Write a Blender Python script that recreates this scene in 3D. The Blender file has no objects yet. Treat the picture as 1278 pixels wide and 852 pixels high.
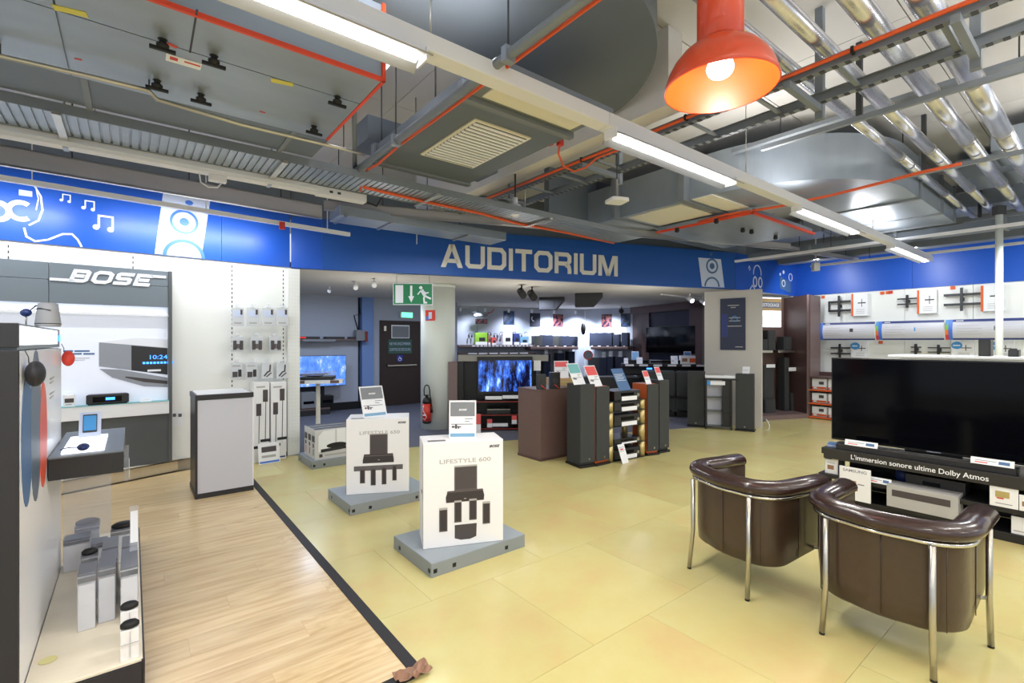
import bpy, math, random
from mathutils import Vector, Matrix

# ------------------------------------------------------------------ camera, world, light, exposure
scn = bpy.context.scene
C = scn.collection
F_PX, CX, CY, H = 603.5, 639.0, 426.0, 1.60
cd = bpy.data.cameras.new('camera'); cam = bpy.data.objects.new('camera', cd); C.objects.link(cam)
cam.location = (0, 0, H); cam.rotation_euler = (math.pi/2, 0, 0)
cd.sensor_width = 36; cd.sensor_fit = 'HORIZONTAL'; cd.lens = 36*F_PX/1278; cd.clip_start = .05
scn.camera = cam
scn.view_settings.view_transform = 'Standard'; scn.view_settings.look = 'None'
scn.view_settings.exposure = 0.2; scn.view_settings.gamma = 1.0
w = bpy.data.worlds.new('world'); scn.world = w; w.use_nodes = True
w.node_tree.nodes['Background'].inputs[0].default_value = (.86, .93, 1, 1)
w.node_tree.nodes['Background'].inputs[1].default_value = .9

AA = Vector((-.618, .786)); BB = Vector((.786, .618)); RZ = math.atan2(.618, .786)
def W2(a, b): return (a*AA.x+b*BB.x, a*AA.y+b*BB.y)
def area(name, a, b, z, la, lb, power, col=(1, .97, .92), rot=None, spread=math.pi):
    l = bpy.data.lights.new(name, 'AREA'); l.shape = 'RECTANGLE'; l.size = lb; l.size_y = la
    l.energy = power; l.color = col; l.spread = spread
    o = bpy.data.objects.new(name, l); C.objects.link(o)
    x, y = W2(a, b); o.location = (x, y, z); o.rotation_euler = (0, 0, RZ) if rot is None else rot
    return o
# rows of ceiling lamps: the row in view (its lamps give light too) and the rows of the shop behind the camera, plus added fill
for (b0, b1) in ((-1.5, -.1), (1.35, 2.85), (4.15, 5.8), (7.3, 9.0)):
    area('strip_and_fill_light', 2.0, (b0+b1)/2, 2.85, .08, b1-b0, 26)
UP = (math.pi, 0, RZ)
for (a, b) in ((3.4, 1.3), (4.6, .9)): area('ceiling_fill', a, b, 3.3, .08, .5, 5, (.97, .96, 1), UP)  # unseen fill added to brighten the slab between the ducts
for a in (-.6, -3.2):
    for b in (-2.2, .8, 3.8, 6.8):
        area('strip_and_fill_light', a, b, 2.9, .1, 1.6, 24)
        area('ceiling_fill', a, b, 3.0, .1, 1.6, 42, (1, .97, .95), UP)  # added upward fill that lightens the ceiling, not a separate fitting
area('strip_and_fill_light', 4.9, -1.6, 2.9, .1, 1.6, 14, (.95, .97, 1))
area('strip_and_fill_light', 4.0, -3.2, 2.9, .1, 1.6, 18, (.95, .97, 1))
area('strip_and_fill_light', 2.6, -1.9, 2.9, .1, 1.5, 12, (.95, .97, 1))
area('strip_and_fill_light', .7, 8.3, 2.9, .1, 1.8, 26, (.95, .97, 1))
area('strip_and_fill_light', 5.6, 3.0, 2.95, .1, 1.6, 22, (.97, 1, .97))  # added fill in front of the column, no lamp hangs there
for a in (-1.2, .6, 2.4, 4.0): area('wall_washer', a, 10.95, 3.08, .08, 1.0, 15, (.93, .96, 1), (0, -.75, RZ))
for b in (1.0, 4.9, 8.2): area('ceiling_fill', 2.2, b, 3.12, .08, 1.5, 15, (1, .97, .95), UP)  # added upward fill above the trunking to lighten the ceiling

# ------------------------------------------------------------------ helpers
def FL(px, py, z=0.):
    """photo pixel -> world point on the horizontal plane at height z"""
    Y = F_PX*(H-z)/(py-CY); return ((px-CX)/F_PX*Y, Y)
def AB(px, py, z):
    x, y = FL(px, py, z); v = Vector((x, y)); return v.dot(AA), v.dot(BB)
def ATY(px, py, Y): return ((px-CX)/F_PX*Y, Y, H-(py-CY)/F_PX*Y)
class Wall:
    def __init__(s, p0, d):
        s.p = Vector(p0); s.u = Vector(d).normalized(); s.n = Vector((s.u.y, -s.u.x)); s.rz = math.atan2(s.u.y, s.u.x)
    def hit(s, px, py, off=0.):
        k = (px-CX)/F_PX; p = s.p+s.n*off
        t = (k*p.y-p.x)/(s.u.x-k*s.u.y); Y = p.y+t*s.u.y
        return t, H-(py-CY)/F_PX*Y
    def pt(s, t, off=0., z=0.):
        q = s.p+s.u*t+s.n*off; return (q.x, q.y, z)
    def rect(s, x0, y0, x1, y1, off=0.):
        t0, za = s.hit(x0, y0, off); t1, zb = s.hit(x1, y0, off); _, zc = s.hit(x0, y1, off); _, zd = s.hit(x1, y1, off)
        return t0, t1, (zc+zd)/2, (za+zb)/2

def lin(c):
    c = c/255.; return c/12.92 if c <= .04045 else ((c+.055)/1.055)**2.4
MATS = {}
def mat(name, rgb, rough=.5, metal=0., emit=0., noise=0., scale=8., bump=0., spec=.5, coat=0., trans=0., alpha=1., stretch=None, ecol=None, aniso=0):
    if name in MATS: return MATS[name]
    m = bpy.data.materials.new(name); m.use_nodes = True; nt = m.node_tree; N = nt.nodes; L = nt.links
    b = N['Principled BSDF']; col = tuple(lin(v) for v in rgb)+(1,)
    b.inputs['Base Color'].default_value = col; b.inputs['Roughness'].default_value = rough
    b.inputs['Metallic'].default_value = metal; b.inputs['Specular IOR Level'].default_value = spec
    b.inputs['Coat Weight'].default_value = coat; b.inputs['Transmission Weight'].default_value = trans
    b.inputs['Alpha'].default_value = alpha
    if emit:
        b.inputs['Emission Color'].default_value = tuple(lin(v) for v in (ecol or rgb))+(1,); b.inputs['Emission Strength'].default_value = emit
    if noise or bump:
        tc = N.new('ShaderNodeTexCoord'); mp = N.new('ShaderNodeMapping'); nz = N.new('ShaderNodeTexNoise')
        nz.inputs['Scale'].default_value = scale; nz.inputs['Detail'].default_value = 4
        if stretch: mp.inputs['Scale'].default_value = stretch
        L.new(tc.outputs['Object'], mp.inputs[0]); L.new(mp.outputs[0], nz.inputs['Vector'])
        if noise:
            mx = N.new('ShaderNodeMix'); mx.data_type = 'RGBA'
            mx.inputs['A'].default_value = tuple(max(0, v*(1-noise)) for v in col[:3])+(1,)
            mx.inputs['B'].default_value = tuple(min(1, v*(1+noise)) for v in col[:3])+(1,)
            L.new(nz.outputs['Fac'], mx.inputs['Factor']); L.new(mx.outputs['Result'], b.inputs['Base Color'])
        if bump:
            bp = N.new('ShaderNodeBump'); bp.inputs['Strength'].default_value = bump; bp.inputs['Distance'].default_value = .01
            L.new(nz.outputs['Fac'], bp.inputs['Height']); L.new(bp.outputs[0], b.inputs['Normal'])
    MATS[name] = m; return m

def tag(o, label=None, cat=None, group=None, kind=None):
    if label: o['label'] = label
    if cat: o['category'] = cat
    if group: o['group'] = group
    if kind: o['kind'] = kind
    return o
def thing(name, label=None, cat=None, loc=(0, 0, 0), rz=0., group=None, kind=None):
    o = bpy.data.objects.new(name, None); C.objects.link(o); o.empty_display_size = .05
    o.location = (loc[0], loc[1], loc[2] if len(loc) > 2 else 0); o.rotation_euler = (0, 0, rz)
    return tag(o, label, cat, group, kind)
def dup(root, loc, rz=None, label=None, group=None):
    r = root.copy(); C.objects.link(r); r.location = loc
    if rz is not None: r.rotation_euler = (0, 0, rz)
    if label: r['label'] = label
    if group: r['group'] = group
    for ch in list(root.children):
        c = ch.copy(); C.objects.link(c); c.parent = r
        for g in list(ch.children):
            d = g.copy(); C.objects.link(d); d.parent = c
    return r
class MB:
    def __init__(s): s.v = []; s.f = []; s.smooth = []
    def _add(s, vs, fs, sm=False):
        n = len(s.v); s.v += [tuple(v) for v in vs]; s.f += [tuple(i+n for i in f) for f in fs]; s.smooth += [sm]*len(fs); return s
    def box(s, x0, x1, y0, y1, z0, z1):
        if x0 > x1: x0, x1 = x1, x0
        if y0 > y1: y0, y1 = y1, y0
        if z0 > z1: z0, z1 = z1, z0
        return s._add([(x0, y0, z0), (x1, y0, z0), (x1, y1, z0), (x0, y1, z0), (x0, y0, z1), (x1, y0, z1), (x1, y1, z1), (x0, y1, z1)],
            [(0, 3, 2, 1), (4, 5, 6, 7), (0, 1, 5, 4), (1, 2, 6, 5), (2, 3, 7, 6), (3, 0, 4, 7)])
    def prism(s, poly, lo, hi, axis='z', sm=False):
        """polygon extruded along axis. axis z: (x,y); axis y: (x,z); axis x: (y,z)"""
        n = len(poly)
        def P(p, t): return (p[0], p[1], t) if axis == 'z' else ((p[0], t, p[1]) if axis == 'y' else (t, p[0], p[1]))
        ar = sum(poly[i][0]*poly[(i+1) % n][1]-poly[(i+1) % n][0]*poly[i][1] for i in range(n))
        if ar < 0: poly = poly[::-1]
        if axis == 'y': lo, hi = hi, lo
        vs = [P(p, lo) for p in poly]+[P(p, hi) for p in poly]
        fs = [tuple(range(n-1, -1, -1)), tuple(range(n, 2*n))]
        s._add(vs, fs)
        k = len(s.v)-2*n
        for i in range(n):
            j = (i+1) % n; s.f.append((k+i, k+j, k+n+j, k+n+i)); s.smooth.append(sm)
        return s
    def tube(s, pts, r, n=8, cap=True, closed=False, sq=(1, 1)):
        pts = [Vector(p) for p in pts]; m = len(pts); base = len(s.v)
        rs = r if isinstance(r, (list, tuple)) else [r]*m
        up = Vector((0, 0, 1)); prev = None
        for i, p in enumerate(pts):
            if closed: t = (pts[(i+1) % m]-pts[i-1])
            else: t = pts[min(i+1, m-1)]-pts[max(i-1, 0)]
            t.normalize()
            if prev is None:
                u = up if abs(t.z) < .9 else Vector((1, 0, 0)); x = t.cross(u).normalized()
            else: x = (prev-t*prev.dot(t)).normalized()
            prev = x; y = t.cross(x).normalized()
            for k in range(n):
                a = 2*math.pi*k/n; s.v.append(tuple(p+x*math.cos(a)*rs[i]*sq[0]+y*math.sin(a)*rs[i]*sq[1]))
        for i in range(m if closed else m-1):
            for k in range(n):
                a = base+i*n+k; b_ = base+i*n+(k+1) % n; i2 = (i+1) % m; c = base+i2*n+(k+1) % n; d = base+i2*n+k
                s.f.append((a, b_, c, d)); s.smooth.append(True)
        if cap and not closed:
            s.f.append(tuple(base+k for k in range(n-1, -1, -1))); s.smooth.append(False)
            s.f.append(tuple(base+(m-1)*n+k for k in range(n))); s.smooth.append(False)
        return s
    def lathe(s, prof, n=24, c=(0, 0), sx=1, sy=1):
        base = len(s.v); m = len(prof)
        for (r, z) in prof:
            for k in range(n):
                a = 2*math.pi*k/n; s.v.append((c[0]+r*math.cos(a)*sx, c[1]+r*math.sin(a)*sy, z))
        for i in range(m-1):
            for k in range(n):
                s.f.append((base+i*n+k, base+i*n+(k+1) % n, base+(i+1)*n+(k+1) % n, base+(i+1)*n+k)); s.smooth.append(True)
        s.f.append(tuple(base+k for k in range(n-1, -1, -1))); s.smooth.append(False)
        s.f.append(tuple(base+(m-1)*n+k for k in range(n))); s.smooth.append(False)
        return s
    def ellipsoid(s, c, r, nu=16, nv=8):
        prof = [(max(1e-4, math.cos(math.pi*(j/nv-.5))), math.sin(math.pi*(j/nv-.5))) for j in range(nv+1)]
        k = len(s.v); s.lathe([(a, b) for a, b in prof], nu)
        for i in range(k, len(s.v)):
            v = s.v[i]; s.v[i] = (c[0]+v[0]*r[0], c[1]+v[1]*r[1], c[2]+v[2]*r[2])
        return s
    def stroke(s, pts, w, y0=-.002, y1=0., closed=False):
        """flat ribbon in the x-z plane with mitred corners, facing -y"""
        n = len(pts); L = []; R = []
        for i in range(n):
            p = Vector(pts[i])
            a = Vector(pts[i-1]) if (closed or i > 0) else None; b = Vector(pts[(i+1) % n]) if (closed or i < n-1) else None
            d1 = (p-a).normalized() if a is not None else (b-p).normalized(); d2 = (b-p).normalized() if b is not None else d1
            n1 = Vector((-d1.y, d1.x)); n2 = Vector((-d2.y, d2.x)); m = (n1+n2)
            m = n1 if m.length < .1 else m.normalized(); k = w/2/max(.45, m.dot(n1))
            L.append(p+m*k); R.append(p-m*k)
        for i in range(n if closed else n-1):
            j = (i+1) % n; s.prism([tuple(L[i]), tuple(L[j]), tuple(R[j]), tuple(R[i])], y0, y1, 'y')
        return s
    def xform(s, M, start=0):
        for i in range(start, len(s.v)): s.v[i] = tuple(M @ Vector(s.v[i]))
        return s
    def build(s, name, m, parent=None, bevel=0., seg=2, kind=None, label=None, loc=None, rz=None):
        me = bpy.data.meshes.new(name); me.from_pydata(s.v, [], s.f); me.update()
        me.polygons.foreach_set('use_smooth', s.smooth)
        me.materials.append(MATS[m] if isinstance(m, str) else m)
        o = bpy.data.objects.new(name, me); C.objects.link(o)
        if parent is not None: o.parent = parent
        if loc: o.location = loc
        if rz is not None: o.rotation_euler = (0, 0, rz)
        if bevel:
            bv = o.modifiers.new('bevel', 'BEVEL'); bv.width = bevel; bv.segments = seg; bv.limit_method = 'ANGLE'; bv.angle_limit = .7
        if kind: o['kind'] = kind
        if label: o['label'] = label
        return o
def bx(name, m, parent, x0, x1, y0, y1, z0, z1, bevel=0., **k): return MB().box(x0, x1, y0, y1, z0, z1).build(name, m, parent, bevel, **k)
TXT = {}
def text(name, s, m, parent, x, z, size, y=-.001, width=None, bold=0., shear=0., rot90=False, name_loc=None):
    cu = bpy.data.curves.new(name, 'FONT'); cu.body = s; cu.size = 1; cu.extrude = .0; cu.offset = bold; cu.shear = shear; cu.align_x = 'LEFT'; cu.resolution_u = 3
    to = bpy.data.objects.new(name, cu); me = bpy.data.meshes.new_from_object(to); bpy.data.objects.remove(to); bpy.data.curves.remove(cu)
    xs = [v.co.x for v in me.vertices]; x0 = min(xs); wd = max(xs)-x0
    sx = (width/wd) if width else size
    for v in me.vertices: v.co = Vector(((v.co.x-x0)*sx, 0, v.co.y*size))
    me.materials.append(MATS[m]); o = bpy.data.objects.new(name, me); C.objects.link(o); o.parent = parent; o.location = (x, y, z); o['kind'] = 'stuff'
    return o
# stroke lettering (square grotesque)
def glyph(ch):
    P = lambda *a: ('p', a); S = lambda c, *a: ('s', c, a)
    G = {
     'A': (1.0, [P((0, 0), (.22, 0), (.6, 1), (.38, 1)), P((.40, 1), (.62, 1), (1, 0), (.78, 0)), P((.2, .2), (.8, .2), (.74, .37), (.26, .37))]),
     'U': (.92, [S(0, (.1, 1), (.1, .2), (.2, .1), (.72, .1), (.82, .2), (.82, 1))]),
     'D': (.92, [S(1, (.1, .1), (.68, .1), (.82, .25), (.82, .75), (.68, .9), (.1, .9))]),
     'I': (.22, [S(0, (.11, 0), (.11, 1))]),
     'T': (.84, [S(0, (0, .91), (.84, .91)), S(0, (.42, .82), (.42, 0))]),
     'O': (.95, [S(1, (.1, .25), (.25, .1), (.7, .1), (.85, .25), (.85, .75), (.7, .9), (.25, .9), (.1, .75))]),
     'R': (.92, [S(0, (.1, 0), (.1, 1)), S(0, (.1, .9), (.68, .9), (.8, .8), (.8, .58), (.68, .47), (.2, .47)), S(0, (.6, .42), (.76, .34), (.8, .2), (.8, 0))]),
     'M': (1.12, [S(0, (.1, 0), (.1, 1)), S(0, (1.02, 0), (1.02, 1)), P((.08, 1), (.3, 1), (.66, 0), (.46, 0)), P((.82, 1), (1.04, 1), (.66, 0), (.46, 0))]),
     'B': (.9, [S(1, (.13, .11), (.68, .11), (.77, .2), (.77, .42), (.7, .5), (.77, .58), (.77, .8), (.68, .89), (.13, .89)), S(0, (.1, .5), (.7, .5))]),
     'S': (.86, [S(0, (.86, .89), (.2, .89), (.12, .82), (.12, .57), (.2, .5), (.66, .5), (.74, .43), (.74, .18), (.66, .11), (0, .11))]),
     'E': (.86, [S(0, (.86, .11), (.12, .11), (.12, .89), (.86, .89)), S(0, (.12, .5), (.74, .5))]),
    }
    return G[ch]
def lettering(word, h, width, m, parent, x, z, w=.2, y0=-.004, y1=0., gap=.14, shear=0., name='letter', joined=False):
    tot = sum(glyph(c)[0] for c in word)+gap*(len(word)-1); k = width/tot; cx = 0.; allm = MB()
    for c in word:
        wd, shapes = glyph(c); mb = MB() if not joined else allm; st = len(mb.v)
        for sh in shapes:
            if sh[0] == 'p': mb.prism([(p[0]*k, p[1]*h) for p in sh[1]], y0, y1, 'y')
            else: mb.stroke([(p[0]*k, p[1]*h) for p in sh[2]], w*h, y0, y1, bool(sh[1]))
        for i in range(st, len(mb.v)):
            v = mb.v[i]; mb.v[i] = (v[0]+cx*k+v[2]*shear, v[1], v[2])
        if not joined: mb.build(name, m, parent, loc=(x, 0, z))
        cx += wd+gap
    if joined: return allm.build(name, m, parent, loc=(x, 0, z), kind='stuff')
def ring(mb, cx, cz, r, w, y0=-.002, y1=0., n=32, sx=1., a0=0, a1=2*math.pi):
    full = abs(a1-a0) > 6.2; k = n if full else n+1
    mb.stroke([(cx+r*sx*math.cos(a0+(a1-a0)*i/n), cz+r*math.sin(a0+(a1-a0)*i/n)) for i in range(k)], w, y0, y1, full)
    return mb
def disc(mb, cx, cz, r, y0=-.002, y1=0., n=24, sx=1.):
    return mb.prism([(cx+r*sx*math.cos(2*math.pi*i/n), cz+r*math.sin(2*math.pi*i/n)) for i in range(n)], y0, y1, 'y')
ORD = ['leftmost', 'second from left', 'third from left', 'fourth from left', 'fifth from left', 'sixth from left', 'seventh from left', 'eighth from left', 'ninth from left', 'tenth from left']

# ------------------------------------------------------------------ materials
mat('white_panel', (236, 238, 235), .45); mat('white_gloss', (240, 242, 246), .25); mat('cream', (226, 222, 208), .7, noise=.04, scale=3)
mat('ceiling_white', (196, 195, 194), .8, noise=.05, scale=2); mat('beam_white', (214, 213, 214), .7)
mat('blue_gloss', (22, 84, 190), .38, spec=.5); mat('blue_matt', (18, 84, 174), .45)
mat('blue_dark', (30, 50, 110), .4); mat('letter_cream', (238, 234, 226), .5); mat('print_white', (240, 244, 252), .5)
mat('print_blue', (70, 120, 215), .4); mat('print_pale', (205, 216, 242), .4)
mat('galv', (160, 171, 184), .36, .55, noise=.16, scale=2.2, bump=.03, stretch=(1, 2.5, 1))
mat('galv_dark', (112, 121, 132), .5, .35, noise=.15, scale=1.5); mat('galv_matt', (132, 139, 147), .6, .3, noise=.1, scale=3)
mat('foil', (205, 208, 218), .27, .85, noise=.12, scale=6, bump=.05, stretch=(6, 1, 1)); mat('chrome', (215, 212, 205), .12, 1.); mat('satin_steel', (190, 186, 176), .28, 1.)
mat('grey_paint', (160, 160, 168), .5); mat('white_paint', (226, 226, 230), .45); mat('dark_steel', (70, 72, 75), .5, .5)
mat('orange_paint', (226, 72, 34), .45); mat('orange_cable', (226, 92, 44), .5); mat('black_rubber', (18, 18, 20), .6); mat('black', (14, 14, 15), .45)
mat('lamp_orange', (226, 78, 34), .3, coat=.4); mat('lamp_inner', (236, 72, 12), .4)
mat('bulb', (255, 250, 245), .3, emit=14, ecol=(255, 250, 240)); mat('tube_glow', (255, 252, 246), .3, emit=8, ecol=(255, 252, 248))
mat('tube_cool', (240, 245, 255), .3, emit=4, ecol=(238, 243, 255)); mat('reflector', (150, 152, 158), .35, .6)
mat('yellow_label', (214, 205, 90), .6); mat('red_label', (215, 60, 45), .5)
mat('bose_grey', (116, 126, 134), .4, .2); mat('bose_dark', (86, 90, 92), .45, .1); mat('graphite', (38, 38, 42), .4)
mat('graphite_matt', (38, 37, 42), .6); mat('pallet_grey', (138, 145, 148), .5); mat('pallet_top', (150, 160, 168), .4)
mat('box_white', (238, 238, 240), .45); mat('pack_grey', (208, 212, 218), .3); mat('ink_deep', (54, 48, 50), .5); mat('ink_soft', (92, 84, 86), .5); mat('box_side', (228, 230, 232), .45); mat('ink_dark', (72, 66, 68), .5); mat('ink_mid', (98, 94, 96), .5); mat('ink_light', (176, 174, 172), .5)
mat('card_white', (238, 240, 244), .4); mat('card_blue', (120, 168, 200), .5); mat('card_grey', (128, 132, 138), .5); mat('card_red', (232, 92, 92), .5); mat('card_teal', (120, 185, 188), .5); mat('card_navy', (74, 110, 156), .5)
mat('wood_dark', (84, 62, 60), .45, noise=.18, scale=10, stretch=(1, 1, 12)); mat('wood_brown', (106, 84, 80), .5, noise=.15, scale=9, stretch=(1, 1, 10)); mat('wood_pilaster', (120, 100, 98), .45, noise=.1, scale=9, stretch=(1, 1, 10))
mat('speaker_black', (50, 52, 54), .65, noise=.1, scale=60); mat('speaker_cloth', (60, 62, 62), .9, noise=.1, scale=120); mat('cherry', (196, 92, 44), .35, noise=.15, scale=8, stretch=(6, 6, 1))
mat('gold', (196, 178, 120), .35, .5); mat('screen', (6, 7, 12), .09, spec=.14); mat('navy_grille', (36, 44, 66), .8); mat('screen_frame', (14, 14, 16), .3)
mat('leather', (66, 50, 40), .3, noise=.15, scale=30, bump=.12, coat=.15); mat('leather_roll', (52, 34, 30), .24, noise=.12, scale=30, bump=.1, coat=.25)
mat('stand_black', (24, 24, 25), .45); mat('stand_fascia', (42, 40, 38), .5); mat('red_edge', (128, 34, 28), .4)
mat('door_dark', (52, 36, 32), .5); mat('green_sign', (18, 128, 82), .4); mat('green_board', (60, 96, 86), .6); mat('blue_sign', (40, 60, 170), .5)
mat('column_white', (222, 228, 222), .5, noise=.02, scale=2); mat('ext_red', (206, 52, 40), .35)
mat('room_wall', (176, 182, 196), .8); mat('room_blue_lit', (120, 150, 205), .7); mat('room_navy', (34, 38, 60), .6); mat('room_ceiling', (214, 210, 202), .8, noise=.05, scale=4)
mat('carpet', (96, 98, 112), .9, noise=.1, scale=20); mat('dark_counter', (20, 20, 26), .4)
mat('light_panel', (255, 255, 255), .4, emit=1.25, ecol=(238, 244, 255)); mat('poster_light', (226, 232, 246), .4, emit=.22, ecol=(230, 236, 255))
mat('led_blue', (60, 140, 255), .4, emit=2.5); mat('led_white', (230, 240, 255), .4, emit=5); mat('led_green', (90, 255, 160), .4, emit=2.5); mat('led_red', (255, 40, 30), .4, emit=2)
mat('clear_plastic', (215, 220, 232), .12, trans=.0, alpha=.2); mat('glass', (225, 235, 235), .03, trans=1.); mat('glass_shelf', (60, 70, 72), .1, alpha=.75)
mat('box_lilac', (196, 196, 212), .4); mat('box_grey_top', (112, 116, 126), .35)
mat('orange_print', (226, 96, 40), .5); mat('lime', (140, 190, 60), .5); mat('cardboard', (158, 118, 92), .8); mat('pale_wood', (190, 160, 110), .6)
mat('beige_top', (236, 226, 204), .3, noise=.05, scale=6, stretch=(1, 12, 1)); mat('plinth_face', (214, 196, 162), .5, noise=.06, scale=6, stretch=(1, 8, 1)); mat('pillar_white', (228, 228, 228), .5)
mat('card_text', (120, 124, 136), .6); mat('sky_blue', (66, 150, 214), .5); mat('navy_print', (48, 62, 122), .5); mat('sign_grey', (204, 206, 216), .4)
def screen_mat(name, c0, c1, c2, scale, emit, dark=.45):
    m = bpy.data.materials.new(name); m.use_nodes = True; nt = m.node_tree; N = nt.nodes; L = nt.links; b = N['Principled BSDF']
    tc = N.new('ShaderNodeTexCoord'); nz = N.new('ShaderNodeTexNoise'); cr = N.new('ShaderNodeValToRGB'); mp = N.new('ShaderNodeMapping')
    mp.inputs['Scale'].default_value = (1.6, 1, .8) if 'snow' in name else (2.6, 1, .75); nz.inputs['Scale'].default_value = scale; nz.inputs['Detail'].default_value = 8; nz.inputs['Roughness'].default_value = .7
    L.new(tc.outputs['Object'], mp.inputs[0]); L.new(mp.outputs[0], nz.inputs['Vector']); L.new(nz.outputs['Fac'], cr.inputs[0])
    e = cr.color_ramp.elements; e[0].position = dark; e[0].color = c0+(1,); e[1].position = .68; e[1].color = c2+(1,); k = e.new((dark+.68)/2); k.color = c1+(1,)
    b.inputs['Base Color'].default_value = (.01, .01, .02, 1); b.inputs['Roughness'].default_value = .1
    L.new(cr.outputs[0], b.inputs['Emission Color']); b.inputs['Emission Strength'].default_value = emit; MATS[name] = m
screen_mat('screen_forest', (0, 0, .01), (.03, .12, .6), (.45, .75, 1), 3.2, 1.6, .45)
screen_mat('screen_snow', (.08, .22, .75), (.15, .35, .9), (.9, .95, 1), 4, 1.1, .42)
def poster_mat(name, c0, c1, c2, scale):
    m = bpy.data.materials.new(name); m.use_nodes = True; nt = m.node_tree; N = nt.nodes; L = nt.links; b = N['Principled BSDF']
    tc = N.new('ShaderNodeTexCoord'); vz = N.new('ShaderNodeTexVoronoi'); cr = N.new('ShaderNodeValToRGB'); vz.inputs['Scale'].default_value = scale
    L.new(tc.outputs['Object'], vz.inputs['Vector']); L.new(vz.outputs['Color'], cr.inputs[0]); L.new(cr.outputs[0], b.inputs['Base Color'])
    e = cr.color_ramp.elements; e[0].color = c0+(1,); e[1].color = c2+(1,); k = e.new(.5); k.color = c1+(1,); cr.color_ramp.interpolation = 'CONSTANT'
    b.inputs['Roughness'].default_value = .3; MATS[name] = m
poster_mat('poster_dark', (.01, .015, .04), (.02, .06, .15), (.45, .3, .25), 9); poster_mat('poster_mix', (.03, .02, .05), (.3, .1, .1), (.3, .5, .6), 12)
def floor_mat(name, base, dark, light, sc, st, rough, coat=0.):
    m = bpy.data.materials.new(name); m.use_nodes = True; nt = m.node_tree; N = nt.nodes; L = nt.links; b = N['Principled BSDF']
    tc = N.new('ShaderNodeTexCoord'); mp = N.new('ShaderNodeMapping'); mp.inputs['Scale'].default_value = st; oi = N.new('ShaderNodeObjectInfo')
    ad = N.new('ShaderNodeVectorMath'); ad.operation = 'ADD'; mu = N.new('ShaderNodeVectorMath'); mu.operation = 'SCALE'; mu.inputs['Scale'].default_value = 1.
    L.new(tc.outputs['Object'], mp.inputs[0]); L.new(mp.outputs[0], ad.inputs[0]); L.new(oi.outputs['Location'], mu.inputs[0]); L.new(mu.outputs[0], ad.inputs[1])
    n1 = N.new('ShaderNodeTexNoise'); n1.inputs['Scale'].default_value = sc; n1.inputs['Detail'].default_value = 6; n1.inputs['Roughness'].default_value = .6
    L.new(ad.outputs[0], n1.inputs['Vector']); cr = N.new('ShaderNodeValToRGB'); e = cr.color_ramp.elements
    f = lambda c: tuple(lin(v) for v in c)+(1,)
    e[0].position = .33; e[0].color = f(dark); e[1].position = .68; e[1].color = f(light); k = e.new(.5); k.color = f(base)
    L.new(n1.outputs['Fac'], cr.inputs[0])
    hs = N.new('ShaderNodeHueSaturation'); mr = N.new('ShaderNodeMapRange'); mr.inputs['To Min'].default_value = .95; mr.inputs['To Max'].default_value = 1.05
    L.new(oi.outputs['Random'], mr.inputs['Value']); L.new(mr.outputs[0], hs.inputs['Value']); L.new(cr.outputs[0], hs.inputs['Color']); L.new(hs.outputs[0], b.inputs['Base Color'])
    b.inputs['Roughness'].default_value = rough; b.inputs['Coat Weight'].default_value = coat; b.inputs['Coat Roughness'].default_value = .15; MATS[name] = m
floor_mat('vinyl_yellow', (206, 195, 131), (206, 184, 126), (210, 202, 144), 1.6, (1, 1, 1), .3, .15)
floor_mat('laminate', (218, 192, 146), (200, 168, 120), (230, 208, 166), 3.4, (.45, 6, 1), .28, .2)
# ================================================================== SETTING
R_ = random.Random(5)
def frame(name, **k): return thing(name, rz=RZ, **k) if False else None
def stage(name):
    o = bpy.data.objects.new(name, None); C.objects.link(o); o['kind'] = 'structure'; return o
# local frame turned so that x = b (away to the right) and y = a (away to the left)
def abroot(name, label=None, cat=None, group=None, kind=None, a=0., b=0., z=0.):
    x, y = W2(a, b); return thing(name, label, cat, (x, y, z), RZ, group, kind)

floor = abroot('floor', kind='structure')
# yellow vinyl tiles, 0.915 m, staggered (joint corner measured at a=1.735, b=1.943)
TS = .917
me_t = None
fasc0, fasc1 = Vector((-3.13, 6.85)), Vector((4.456, 9.68))
def tile_mesh(sx, sy, m, t=.006, g=.0009):
    mb = MB().box(g, sx-g, g, sy-g, -t, 0); me = bpy.data.meshes.new('tile'); me.from_pydata(mb.v, [], mb.f); me.materials.append(MATS[m]); return me
me_v = tile_mesh(TS, TS, 'vinyl_yellow')
MATS['seam'] = mat('seam', (176, 160, 104), .6)
bx('screed', 'seam', floor, -8, 17, -5, 16, -.06, -.0065)
for j in range(-3, 12):
    a0 = 1.735+TS*(j); off = TS*.5 if (j % 2) else 0
    for i in range(-4, 13):
        b0 = 1.943+TS*i+off-TS*.03
        x, y = W2(a0+TS/2, b0+TS/2)
        if y < .2 or abs(x) > 1.25*y+1.6: continue
        # beyond the fascia line the grey carpet starts; the laminate covers the left
        lim = 7.3+(x+1.55)*.34
        if y > lim+.6 or (b0+TS < 1.0 and a0 > 2.2): continue
        o = bpy.data.objects.new('tile', me_v); C.objects.link(o); o.parent = floor; o.location = (b0, a0, 0)
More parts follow.
